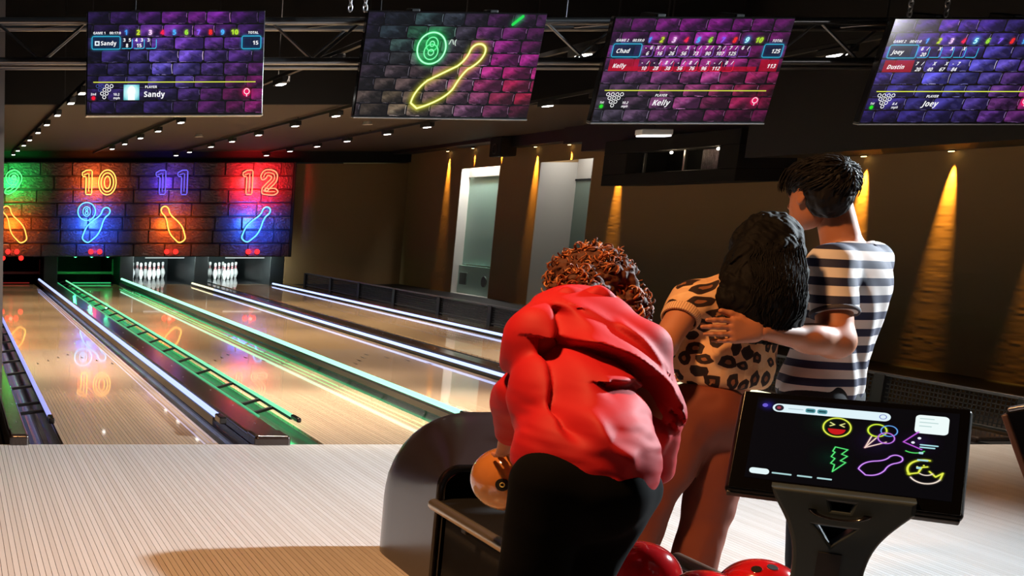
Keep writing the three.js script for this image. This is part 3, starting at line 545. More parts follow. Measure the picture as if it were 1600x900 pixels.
// ------------------------------------------------------------------ screens
const brickArt = (c, w, h, seed, tint) => {               // the screens show a brick wall: a flat picture on a display
  const r = rng(seed); c.fillStyle = '#06040a'; c.fillRect(0, 0, w, h);
  const rows = 8, bh = h / rows;
  for (let j = 0; j < rows; j++) for (let x = j % 2 ? -90 : -20; x < w;) {
    const bw = 110 + r() * 70, cx = (x + bw / 2) / w, cy = (j + 0.5) / rows, k0 = 0.7 + 0.55 * r(), [R, G, B] = tint(cx, cy, r()).map((q) => q * k0);
    const g = c.createLinearGradient(x, j * bh, x + bw * 0.3, (j + 1) * bh); g.addColorStop(0, `rgb(${R * 0.7 | 0},${G * 0.7 | 0},${B * 0.7 | 0})`); g.addColorStop(0.55, `rgb(${R | 0},${G | 0},${B | 0})`); g.addColorStop(1, `rgb(${R * 0.35 | 0},${G * 0.35 | 0},${B * 0.4 | 0})`);
    c.fillStyle = g; c.beginPath(); c.roundRect(x + 4, j * bh + 4, bw - 8, bh - 9, 10); c.fill();
    for (let q = 0; q < 22; q++) { const k = r(); c.fillStyle = k > 0.6 ? `rgba(${Math.min(255, R * 2 + 40) | 0},${Math.min(255, G * 2 + 40) | 0},${Math.min(255, B * 2 + 40) | 0},${0.10 * r()})` : `rgba(0,0,0,${0.22 * r()})`; c.beginPath(); c.ellipse(x + 8 + r() * (bw - 16), j * bh + 8 + r() * (bh - 16), 5 + r() * 26, 3 + r() * 9, r() * 0.6, 0, 7); c.fill(); }
    const lum = (R + G + B) / 765; c.lineCap = 'round';
    for (let q = 0; q < 5; q++) { c.strokeStyle = `rgba(${Math.min(255, R + 90) | 0},${Math.min(255, G + 90) | 0},${Math.min(255, B + 100) | 0},${(0.15 + 1.2 * lum) * r()})`; c.lineWidth = 1 + 2.2 * r(); const s = x + 6 + r() * bw * 0.75; c.beginPath(); c.moveTo(s, (j + 1) * bh - 5 + r() * 4); c.quadraticCurveTo(s + 12, (j + 1) * bh - 8 + r() * 8, s + 14 + r() * 26, (j + 1) * bh - 5 + r() * 4); c.stroke(); }
    if (r() > 0.3) { c.strokeStyle = `rgba(${Math.min(255, R + 130) | 0},${Math.min(255, G + 130) | 0},${Math.min(255, B + 140) | 0},${0.15 + 1.3 * lum})`; c.lineWidth = 2 + 1.5 * r(); c.beginPath(); c.moveTo(x + bw - 3, j * bh + 10); c.quadraticCurveTo(x + bw - 8, j * bh + bh * 0.35, x + bw - 6 + r() * 6, j * bh + bh * (0.4 + 0.45 * r())); c.stroke(); }
    x += bw;
  }
};
const NUM = ['#46a0ff', '#c8e632', '#ffd6ff', '#ff2050', '#4ab4ff', '#9ee63c', '#8a5cff', '#ff2a2a', '#4ab4ff', '#b4e632'];
const shine = (c, color, blur, f) => { c.save(); c.shadowColor = color; c.shadowBlur = blur; f(); f(); c.restore(); };
function scoreboard(spec) {
  return canvasMap(1024, 576, (c, w, h) => {
    brickArt(c, w, h, spec.seed, spec.tint);
    const text = (s, x, y, size, color = '#fff', bold = true, align = 'left') => { c.font = `${spec.slant ? 'italic ' : ''}${bold ? 'bold ' : ''}${size}px sans-serif`; c.fillStyle = color; c.textAlign = align; c.fillText(s, x, y); };
    text(spec.game, 30, 128, 20); text(spec.clock, 125, 128, 20);
    NUM.forEach((col, i) => { const x = 222 + i * 70; shine(c, col, 14, () => text(String(i + 1), x, 132, 40, spec.hot === i ? '#9ffcff' : col, true, 'center')); if (spec.hot === i) shine(c, '#30e0ff', 30, () => text(String(i + 1), x, 132, 42, '#c0ffff', true, 'center')); });
    text('TOTAL', 930, 128, 20);
    spec.players.forEach((p, k) => {
      const y = 142 + k * 82, col = k ? '#ff1238' : '#35d6ff';
      c.lineWidth = 5; c.strokeStyle = col; c.fillStyle = k ? 'rgba(190,0,40,0.75)' : 'rgba(8,30,60,0.75)';
      if (k) { c.fillRect(24, y, 170, 66); if (spec.redRow) c.fillRect(24, y + 40, 860, 26); c.fillRect(900, y, 104, 66); }
      shine(c, col, 16, () => { c.beginPath(); c.roundRect(26, y, 160, 68, 7); if (!k) { c.stroke(); } });
      if (!k) { c.fill(); shine(c, col, 16, () => { c.beginPath(); c.roundRect(898, y, 106, 68, 7); c.stroke(); }); c.fill(); }
      text(p.name, p.icon ? 74 : 44, y + 48, 32); if (p.icon) { c.fillStyle = '#e8f4ff'; c.fillRect(40, y + 24, 28, 26); c.fillStyle = '#334'; c.fillRect(47, y + 31, 14, 12); }
      p.frames.forEach((f, i) => {
        const x = 194 + i * 70; c.strokeStyle = k ? 'rgba(255,20,60,0.9)' : p.lit === false ? 'rgba(160,120,255,0.7)' : '#35d6ff'; c.lineWidth = 3.5;
        if (!(k && !spec.redRow)) { c.beginPath(); c.moveTo(x + 6, y + 66); c.lineTo(x + 52, y + 66); c.quadraticCurveTo(x + 64, y + 66, x + 64, y + 54); c.lineTo(x + 64, y + 16); c.stroke(); }
        text(f[0], x + 18, y + 28, 27, '#fff', true, 'center'); text(f[1], x + 50, y + 28, 27, '#fff', true, 'center'); text(f[2], x + 34, y + 60, 28, '#fff', true, 'center');
      });
      text(p.total, 992, y + 47, 31, '#fff', true, 'right');
    });
    c.fillStyle = '#d4dc46'; c.fillRect(34, 395, w - 76, 6);
    for (let row = 0; row < 4; row++) for (let i = 0; i <= 3 - row; i++) { c.lineWidth = 4; c.strokeStyle = spec.dim?.includes(row * 10 + i) ? '#3a4a90' : '#fff'; c.beginPath(); c.arc(60 + row * 13 + i * 27, 420 + row * 21, 9, 0, 7); c.stroke(); }
    text(spec.ball, 20, 472, 18); shine(c, spec.dot, 12, () => { c.fillStyle = spec.dot; c.beginPath(); c.arc(36, 488, 10, 0, 7); c.fill(); });
    text(spec.speed, 152, 474, 19); text('mph', 152, 494, 18);
    if (spec.avatar) { const g = c.createRadialGradient(256, 455, 10, 256, 455, 70); g.addColorStop(0, '#ffffff'); g.addColorStop(0.55, '#9fe4ea'); g.addColorStop(1, '#1c7f92'); c.fillStyle = g; c.fillRect(212, 412, 92, 88); c.fillStyle = '#f4ffff'; c.beginPath(); c.ellipse(258, 450, 23, 32, 0, 0, 7); c.fill(); c.fillRect(238, 470, 40, 30); }
    text('PLAYER', 336, 432, 20); text(spec.player, 330, 482, 43);
    shine(c, '#ff1060', 40, () => { c.fillStyle = 'rgba(255,16,96,0.5)'; c.beginPath(); c.arc(930, 456, 24, 0, 7); c.fill(); }); c.lineWidth = 5; c.strokeStyle = '#ffe0ec'; c.beginPath(); c.arc(932, 452, 15, 0, 7); c.stroke(); c.beginPath(); c.moveTo(932, 466); c.lineTo(932, 480); c.stroke();
  });
}
{
  const near = (x, y, a, b, s) => Math.exp(-((x - a) ** 2 + (y - b) ** 2) / (s * s));
  const S = [
    { seed: 11, game: 'GAME 1', clock: '00:17:0', players: [{ name: 'Sandy', icon: true, frames: [['3', '5', '8'], ['4', '3', '15'], ['3', '', '']], total: '15' }], dim: [0, 1, 10], ball: '2nd', dot: '#ff1030', speed: '10.2', player: 'Sandy', avatar: true, slant: false,
      tint: (x, y, k) => { const l = near(x, y, 0.5, 0.5, 0.33), m = near(x, y, 0.6, 0.1, 0.3), q = near(x, y, 0.95, 0.85, 0.3); return [26 + 55 * l + 80 * m + 80 * q + k * 12, 14 + 62 * l + 6 * m + k * 8, 52 + 120 * l + 70 * m + 16 * q + k * 20]; } },
    null,
    { seed: 23, game: 'GAME 2', clock: '00:59:0', hot: 8, redRow: true, players: [{ name: 'Chad', lit: false, frames: [['-', '6', '6'], ['X', '/', '16'], ['-', '/', '26'], ['', 'X', '56'], ['-', '/', '73'], ['7', '/', '90'], ['7', '/', '107'], ['7', '/', '125'], ['6', '/', '']], total: '125' }, { name: 'Kelly', frames: [['-', '/', '10'], ['-', '/', '28'], ['8', '/', '38'], ['-', '/', '56'], ['8', '/', '76'], ['', 'X', '96'], ['-', '/', '112'], ['8', '/', '']], total: '113' }], ball: '1st', dot: '#20e020', speed: '10.2', player: 'Kelly', slant: true,
      tint: (x, y, k) => { const l = near(x, y, 0.45, 0.6, 0.35), m = near(x, y, 0.6, 0.12, 0.4), q = near(x, y, 0.9, 0.7, 0.35), d = near(x, y, 0.05, 0.9, 0.4); return [90 + 60 * l + 40 * m + 30 * q - 30 * d + k * 16, 18 + 40 * l + 42 * d + k * 8, 92 + 42 * l + 40 * m - 40 * q - 20 * d + k * 16]; } },
    { seed: 37, game: 'GAME 2', clock: '00:41:0', hot: 4, players: [{ name: 'Joey', frames: [['6', '/', '20'], ['', 'X', ''], ['', 'X', ''], ['', 'X', ''], ['', '', '']], total: '20' }, { name: 'Dustin', frames: [['7', '/', '20'], ['', 'X', '40'], ['', 'X', '67'], ['-', '7', '84']], total: '84' }], ball: '1st', dot: '#20e020', speed: '8.4', player: 'Joey', slant: true,
      tint: (x, y, k) => { const l = near(x, y, 0.5, 0.55, 0.36), m = near(x, y, 0.3, 0.15, 0.3), q = near(x, y, 0.95, 0.75, 0.28); return [44 + 40 * l + 30 * m + 70 * q + k * 10, 30 + 56 * l + k * 10, 100 + 100 * l + 50 * m - 20 * q + k * 22]; } },
  ];
  const pinArt = canvasMap(1024, 576, (c, w, h) => {
    brickArt(c, w, h, 19, (x, y, k) => { const l = near(x, y, 0.45, 0.75, 0.35), g = near(x, y, 0.38, 0.25, 0.2), p = near(x, y, 0.85, 0.5, 0.4), q = near(x, y, 0.95, 0.75, 0.2), d = near(x, y, 0.2, 0.9, 0.3); return [28 + 60 * l + 110 * p + 90 * q + 40 * d + k * 12, 20 + 60 * l + 90 * g + 36 * d + k * 10, 44 + 38 * l + 20 * g + 70 * p - 20 * q + k * 14]; });
    const neon = (col, core, lw, f) => { c.lineJoin = c.lineCap = 'round'; for (const [a, b] of [[lw * 2.4, 0.16], [lw * 1.5, 0.4]]) { c.globalAlpha = b; c.lineWidth = a; c.strokeStyle = col; f(); } c.globalAlpha = 1; shine(c, col, 34, () => { c.lineWidth = lw; c.strokeStyle = core; f(); }); };
    const ell = (x, y, a, b) => () => { c.beginPath(); c.ellipse(x, y, a, b, 0, 0, 7); c.stroke(); };
    neon('#12e05a', '#b8ffd8', 9, ell(392, 194, 82, 86)); neon('#12e05a', '#8affb8', 6, ell(392, 172, 34, 38)); neon('#12e05a', '#8affb8', 6, ell(392, 214, 40, 42)); neon('#12e05a', '#a0ffc8', 5, ell(392, 170, 13, 14)); neon('#12e05a', '#a0ffc8', 5, ell(392, 217, 16, 16));
    neon('#d8e010', '#fbffa8', 10, () => { c.beginPath(); c.moveTo(322, 500); c.quadraticCurveTo(330, 430, 400, 372); c.quadraticCurveTo(500, 320, 560, 290); c.quadraticCurveTo(610, 250, 620, 200); c.quadraticCurveTo(640, 160, 680, 168); c.quadraticCurveTo(716, 180, 706, 220); c.quadraticCurveTo(690, 270, 624, 306); c.quadraticCurveTo(590, 340, 560, 410); c.quadraticCurveTo(520, 480, 362, 530); c.closePath(); c.stroke(); });
    shine(c, '#20ff60', 30, () => { c.lineWidth = 16; c.strokeStyle = 'rgba(30,220,80,0.75)'; c.beginPath(); c.moveTo(838, 58); c.lineTo(888, 14); c.stroke(); });
    c.font = 'bold 40px sans-serif'; c.fillStyle = 'rgba(230,255,235,0.8)'; c.fillText('/\\(', 486, 172);
  });
  // corners measured on the photograph, in metres: top left, then the directions to the right and down
  const T = [[[0.884, 2.807, -7.385], 0.2, [-0.03, -0.985, 0.08]], [[2.658, 2.797, -7.319], -0.9, [-0.045, -0.985, -0.165]], [[4.2, 2.75, -7.271], -0.15, [-0.03, -0.974, -0.22]], [[5.957, 2.741, -7.262], 0, [-0.03, -0.972, -0.235]]];
  const labels = ['hanging score screen with violet bricks, one player row and a small portrait', 'hanging screen showing a green eight ball and a yellow neon pin on bricks', 'hanging score screen with magenta bricks, a blue and a red player row', 'hanging score screen with blue bricks at the right edge of the picture'];
  T.forEach(([tl, roll, down], i) => {
    const W = 1.13, H = 0.636, o = thing('television', labels[i], 'screen'), r = V(Math.cos(roll * Math.PI / 180), Math.sin(roll * Math.PI / 180), 0), d = V(...down);
    d.addScaledVector(r, -d.dot(r)).normalize(); const u = d.clone().negate(), n = r.clone().cross(u), c = V(...tl).addScaledVector(r, W / 2).addScaledVector(d, H / 2);
    o.position.copy(c); o.quaternion.setFromRotationMatrix(new THREE.Matrix4().makeBasis(r, u, n));
    part(o, 'housing', rbox(-W / 2 - 0.006, W / 2 + 0.006, -H / 2 - 0.006, H / 2 + 0.006, -0.055, -0.004, 0.008), M.gloss);
    const art = i === 1 ? pinArt : scoreboard(S[i]);
    part(o, 'screen_panel', new THREE.BoxGeometry(W, H, 0.004).translate(0, 0, -0.002), [0, 1, 2, 3].map(() => M.black).concat([mat(lin(0.01, 0.01, 0.01), 0.12, { emissive: 0xffffff, emissiveMap: art, emissiveIntensity: [1.05, 1.05, 0.95, 1.0][i] }), M.black]));
    part(o, 'bottom_trim', rbox(-W / 2 - 0.006, W / 2 + 0.006, -H / 2 - 0.016, -H / 2 - 0.006, -0.05, 0.002, 0.003), M.steel);
    for (const x of [-0.25, 0.25]) part(o, 'mount', rbox(x - 0.03, x + 0.03, 0.10, 0.34, i < 2 ? -0.15 : -0.24, -0.05, 0.01), M.black);
  });
  // chains from the truss up towards the roof
  const link = new THREE.TorusGeometry(0.016, 0.0052, 6, 14).scale(0.8, 1.35, 1), links = [link, link.clone().rotateY(Math.PI / 2)];
  for (const [x, y, z, what] of [[2.55, 2.79, -7.36, 'left one of the pair at the neon pin screen'], [2.645, 2.79, -7.36, 'right one of the pair at the neon pin screen'], [6.07, 2.745, -7.30, 'left one of the pair above the blue screen'], [6.30, 2.745, -7.30, 'right one of the pair above the blue screen']]) {
    const ch = thing('hanging_chain', `shiny steel chain of oval links, ${what}`, 'chain', [x, y, z], 'screen chains');
    for (let k = 0; k < 50; k++) part(ch, 'link', links[k % 2], M.steel, [0, 0.035 + k * 0.031, 0]);
  }
}
// ------------------------------------------------------------------ ball return: domed hood, rack and balls
{
  const o = thing('ball_return', 'dark glossy ball return with a domed hood and a steel-railed rack', 'ball return', [2.43, 0, -4.6]);
  const shell = mat(lin(0.022, 0.014, 0.014), 0.3, { clearcoat: 0.5, clearcoatRoughness: 0.18 });
  // hood: sections lofted from the lane end (z = -0.36) to the open rear end (z = 0.25)
  const N = 40, st = [];
  const section = (w, h, c, z) => {                       // arch outline from the lower left over the top to the lower right
    const P = [];
    for (let i = 0; i <= N; i++) { const t = i / N, a = Math.PI * t; let x, y; if (t < 0.22) { x = -w; y = (h - c) * (t / 0.22); } else if (t > 0.78) { x = w; y = (h - c) * ((1 - t) / 0.22); } else { const q = (t - 0.22) / 0.56, s = 1.12; const b = Math.PI * q; x = -(w - c) * Math.cos(b) * 0 + 0; const cx = -w + c, ang = Math.PI - Math.min(q / 0.38, 1) * Math.PI / 2; if (q <= 0.38) { x = cx + c * Math.cos(ang); y = h - c + c * Math.sin(ang); } else if (q >= 0.62) { const an = Math.PI / 2 - ((q - 0.62) / 0.38) * Math.PI / 2; x = w - c + c * Math.cos(an); y = h - c + c * Math.sin(an); } else { x = cx + (2 * w - 2 * c) * ((q - 0.38) / 0.24); y = h; } } P.push([x, y, z]); }
    return P;
  };
  const loft = (secs) => { const pos = [], idx = []; secs.forEach((s) => s.forEach((p) => pos.push(...p))); const n = secs[0].length; for (let k = 0; k + 1 < secs.length; k++) for (let i = 0; i + 1 < n; i++) { const a = k * n + i, b = a + 1, c = a + n, d = c + 1; idx.push(a, c, b, b, c, d); } const g = new THREE.BufferGeometry(); g.setAttribute('position', new THREE.Float32BufferAttribute(pos, 3)); g.setIndex(idx); g.computeVertexNormals(); return g; };
  const outer = [];
  for (let k = 0; k <= 16; k++) { const t = k / 16, z = -0.36 + 0.61 * t, dome = t < 0.25 ? Math.sqrt(Math.max(0, 1 - (1 - t / 0.25) ** 2)) : 1; outer.push(section(0.43 * (0.86 + 0.14 * dome), (t < 0.25 ? 0.36 + 0.315 * dome : 0.675 - 0.135 * ((t - 0.25) / 0.75) ** 1.5), 0.34 - 0.25 * t ** 2 - (t < 0.25 ? 0.06 * (1 - dome) : 0), z)); }
  part(o, 'hood', loft(outer), shell);
  part(o, 'hood_front', loft([outer[0], outer[0].map(([x, y, z]) => [x * 0.02, y * 0.5, z])]), shell);
  const rimO = section(0.43, 0.54, 0.09, 0.25), rimM = section(0.418, 0.528, 0.082, 0.262), rimI = section(0.395, 0.505, 0.07, 0.252), deep = section(0.37, 0.47, 0.06, -0.02), groove = section(0.405, 0.515, 0.075, 0.246);
  part(o, 'rim', loft([rimO, rimM, groove, rimI]), M.gloss);
  part(o, 'mouth', loft([rimI, deep]), mat(lin(0.02, 0.013, 0.014), 0.5));
  part(o, 'mouth_back', loft([deep, deep.map(([x, y, z]) => [x * 0.02, y * 0.5, z])]), M.matteBlack);
  // rack
  part(o, 'cabinet', rbox(-0.40, 0.03, 0, 0.33, 0.28, 1.93, 0.02, 3), M.matteBlack);
  part(o, 'tray', rbox(-0.42, 0.015, 0.33, 0.388, 0.05, 1.95, 0.015, 3), M.black);
  part(o, 'ball_lift', rbox(-0.2, 0.2, 0, 0.38, -0.1, 0.06, 0.03, 3), M.black);
  const railM = mat(lin(0.50, 0.42, 0.33), 0.3, { metalness: 0.85 });
  for (const [x, z0] of [[-0.475, 0.34], [0.045, 1.05]]) {
    part(o, 'side_rail', new THREE.CapsuleGeometry(0.024, 1.93 - z0, 4, 14).rotateX(Math.PI / 2).translate(x, 0.395, (1.93 + z0) / 2), railM);
    for (const z of [0.6, 1.15, 1.85]) if (z > z0) part(o, 'rail_bracket', rbox(Math.min(x, x < 0 ? -0.40 : 0.01), Math.max(x, x < 0 ? -0.40 : 0.01), 0.35, 0.38, z - 0.02, z + 0.02, 0.006), M.black);
  }
}
// balls
const ballGeo = (r, holes) => {
  const g = new THREE.SphereGeometry(r, 56, 40), p = g.attributes.position;   // finger holes pressed into the shell
  for (let i = 0; i < p.count; i++) { const v = V(p.getX(i), p.getY(i), p.getZ(i)); for (const h of holes) { const d = v.clone().normalize().distanceTo(h) * r; if (d < 0.014) v.multiplyScalar(1 - 0.28 * (1 - (d / 0.014) ** 4)); } p.setXYZ(i, v.x, v.y, v.z); }
  g.computeVertexNormals(); return g;
};
function ball(label, at, color, holes, plugs) {
  const o = thing('bowling_ball', label, 'bowling ball', at, undefined), hs = holes.map((h) => V(...h).normalize()), red = mat(color, 0.12, { clearcoat: 1, clearcoatRoughness: 0.03 });
  part(o, 'shell', new THREE.SphereGeometry(0.108, 64, 44), red);
  for (const [i, h] of hs.entries()) {
    const q = new THREE.Quaternion().setFromUnitVectors(V(0, 1, 0), h), r = plugs ? 0.019 : i === 2 ? 0.0145 : 0.0125;
    part(o, 'finger_hole', new THREE.CylinderGeometry(r, r, 0.004, 22).translate(0, 0.1075, 0).applyQuaternion(q), M.matteBlack);
    part(o, 'hole_rim', new THREE.TorusGeometry(r + 0.001, 0.0016, 8, 24).rotateX(Math.PI / 2).translate(0, 0.1066, 0).applyQuaternion(q), plugs ? M.black : red);
    if (plugs) part(o, 'slug_mark', new THREE.TorusGeometry(0.007, 0.0018, 6, 18).rotateX(Math.PI / 2).translate(0, 0.1098, 0).applyQuaternion(q), mat(lin(0.6, 0.5, 0.12), 0.4));
  }
  return o;
}
const RED = lin(0.56, 0.010, 0.014);
ball('glossy red bowling ball on the rack, closest to the leg of the red jacket person', [2.035, 0.497, -3.07], RED, [[-0.4, 0.6, -0.8], [-0.25, 0.55, -0.85], [-0.4, 0.2, -1]]);
ball('glossy red bowling ball at the front of the rack, the middle one of three', [2.045, 0.497, -2.80], RED, [[0.3, -0.4, 0.8], [0.1, -0.5, 0.8], [0.2, -0.8, 0.5]]);
ball('glossy red bowling ball with two finger holes on top, beside the console stand', [2.265, 0.497, -2.90], RED, [[-0.42, 0.86, 0.30], [-0.07, 0.93, 0.36], [-0.1, 0.6, -0.8]]);
ball('tan orange bowling ball with a black slug, held by the person in red', [1.885, 0.665, -3.60], lin(0.52, 0.19, 0.045), [[-0.52, 0.02, 0.86]], true);

// ------------------------------------------------------------------ touch consoles
const basis = (r, d) => { r = V(...r).normalize(); d = V(...d); d.addScaledVector(r, -d.dot(r)).normalize(); const u = d.negate(), n = r.clone().cross(u); return new THREE.Matrix4().makeBasis(r, u, n); };
const touchArt = canvasMap(1024, 640, (c, w, h) => {
  c.fillStyle = '#05060a'; c.fillRect(0, 0, w, h);
  for (const [x, y, s, col] of [[360, 170, 150, 'rgba(10,45,30,0.5)'], [640, 260, 200, 'rgba(36,16,70,0.55)'], [60, 60, 70, 'rgba(40,30,150,0.9)'], [420, 420, 150, 'rgba(0,50,30,0.45)'], [850, 240, 140, 'rgba(50,20,90,0.5)']]) { const g = c.createRadialGradient(x, y, 4, x, y, s); g.addColorStop(0, col); g.addColorStop(1, 'rgba(0,0,0,0)'); c.fillStyle = g; c.fillRect(0, 0, w, h); }
  c.fillStyle = '#dff3fa'; c.beginPath(); c.roundRect(88, 40, 610, 66, 33); c.fill();
  c.fillStyle = '#2a2430'; c.beginPath(); c.arc(124, 73, 24, 0, 7); c.fill(); c.fillStyle = '#a03a48'; c.beginPath(); c.arc(122, 72, 11, 0, 7); c.fill();
  c.fillStyle = '#b6ccd4'; c.fillRect(172, 70, 80, 7); for (const x of [290, 352]) { c.fillStyle = '#4d8f98'; c.beginPath(); c.roundRect(x - 26, 58, 52, 34, 12); c.fill(); c.fillStyle = '#153a42'; c.fillRect(x - 18, 70, 36, 10); }
  c.strokeStyle = '#6a70c0'; c.lineWidth = 4; c.beginPath(); c.arc(660, 73, 17, 0, 7); c.stroke(); c.fillStyle = '#6a5ad0'; c.beginPath(); c.arc(46, 62, 15, 0, 7); c.fill();
  c.fillStyle = '#eefbfa'; c.beginPath(); c.roundRect(818, 32, 160, 138, 24); c.fill(); c.fillStyle = '#b4d0ce'; [[838, 56, 70], [838, 84, 90], [838, 112, 60]].forEach(([x, y, l]) => c.fillRect(x, y, l, 6));
  c.lineJoin = c.lineCap = 'round';
  const neon = (col, core, lw, f) => { for (const [a, b] of [[lw * 3, 0.14], [lw * 1.8, 0.35]]) { c.globalAlpha = b; c.lineWidth = a; c.strokeStyle = col; f(); } c.globalAlpha = 1; c.lineWidth = lw; c.strokeStyle = core; f(); };
  const arc = (x, y, rx, ry = rx, a = 0, b = 7) => () => { c.beginPath(); c.ellipse(x, y, rx, ry, 0, a, b); c.stroke(); }, path = (pts, close) => () => { c.beginPath(); pts.forEach(([x, y], i) => (i ? c.lineTo(x, y) : c.moveTo(x, y))); if (close) c.closePath(); c.stroke(); };
  c.fillStyle = '#c8181c'; c.beginPath(); c.arc(438, 196, 46, 0.05, Math.PI - 0.05); c.closePath(); c.fill();
  neon('#b8d818', '#e4ee50', 8, arc(438, 186, 70, 72)); neon('#c8c830', '#f0f0a0', 6, path([[402, 152], [424, 166], [402, 178]])); neon('#c8c830', '#f0f0a0', 6, path([[474, 152], [452, 166], [474, 178]]));
  neon('#c07890', '#f4dcc8', 7, path([[618, 220], [590, 318], [690, 262]], false)); neon('#c07890', '#f4dcc8', 7, path([[590, 318], [640, 236]])); neon('#90d818', '#d8f040', 8, arc(640, 180, 46)); neon('#3060e0', '#70b8f8', 5, arc(698, 176, 40)); neon('#9030d0', '#c880e8', 6, arc(688, 232, 40));
  neon('#a030d0', '#c860e0', 6, path([[838, 164], [772, 246], [862, 290]])); neon('#20c040', '#60e870', 6, arc(826, 284, 56, 36, 0.5, 2.3)); c.fillStyle = '#f0f0ff'; for (const [x, y] of [[846, 208], [818, 244]]) { c.beginPath(); c.arc(x, y, 9, 0, 7); c.fill(); }
  neon('#18c040', '#60f080', 6, path([[444, 336], [508, 348], [480, 386], [510, 398], [478, 436], [506, 446], [446, 524], [452, 470], [432, 462], [450, 424], [430, 412], [446, 376], [434, 370]], true));
  neon('#9030e0', '#dc98ff', 7, () => { c.beginPath(); c.moveTo(572, 480); c.quadraticCurveTo(586, 424, 650, 410); c.quadraticCurveTo(700, 400, 716, 366); c.quadraticCurveTo(744, 338, 774, 362); c.quadraticCurveTo(790, 392, 750, 410); c.quadraticCurveTo(712, 424, 700, 470); c.quadraticCurveTo(670, 524, 610, 520); c.closePath(); c.stroke(); });
  neon('#c8d818', '#e6f050', 11, arc(890, 440, 84, 76, 2.6, 4.9)); neon('#c8d818', '#e6f050', 9, path([[812, 478], [858, 462], [872, 420], [898, 412]])); neon('#c8d818', '#e6f050', 9, path([[910, 444], [940, 478], [972, 446], [962, 492]])); neon('#c8b0a0', '#f4e4d4', 8, arc(892, 462, 78, 72, 0.5, 2.6)); neon('#c8b0a0', '#f4e4d4', 6, arc(892, 430, 44, 44, 0.7, 2.2));
  c.fillStyle = '#e6f050'; for (const [x, y] of [[846, 414], [858, 440], [876, 400]]) c.fillRect(x, y, 9, 9);
  c.fillStyle = '#a8dce4'; for (const [x, y, l, t] of [[850, 250, 90, 10], [850, 268, 76, 10], [850, 308, 22, 16], [846, 362, 54, 12], [846, 418, 24, 16]]) { c.beginPath(); c.roundRect(x, y, l, t, 5); c.fill(); }
  c.fillStyle = '#e4f6f8'; c.beginPath(); c.roundRect(20, 560, 106, 44, 20); c.fill(); c.fillStyle = '#a8d0d2'; for (const [x, l] of [[140, 104], [272, 78], [374, 76]]) { c.beginPath(); c.roundRect(x, 578, l, 12, 4); c.fill(); }
});
function tablet(o, W, H, art) {
  part(o, 'housing', rbox(-W / 2, W / 2, -H / 2, H / 2, -0.034, -0.001, 0.014, 4), mat(lin(0.003, 0.003, 0.004), 0.4, { specularIntensity: 0.5 }));
  part(o, 'bezel', rbox(-W / 2 + 0.006, W / 2 - 0.006, -H / 2 + 0.006, H / 2 - 0.006, -0.004, 0.001, 0.002), mat(lin(0.003, 0.003, 0.004), 0.15, { specularIntensity: 0.5 }));
  if (art) part(o, 'touch_screen', new THREE.BoxGeometry(W * 0.865, H * 0.80, 0.001).translate(0.006, 0.008, 0.0012), [0, 1, 2, 3].map(() => M.black).concat([mat(lin(0.003, 0.003, 0.004), 0.08, { specularIntensity: 0.4, emissive: 0xffffff, emissiveMap: art, emissiveIntensity: 1.0 }), M.black]));
  part(o, 'edge_trim', rbox(-W / 2 + 0.005, W / 2 - 0.005, -H / 2 - 0.004, -H / 2 + 0.004, -0.03, -0.012, 0.003), mat(lin(0.06, 0.055, 0.05), 0.45));
}
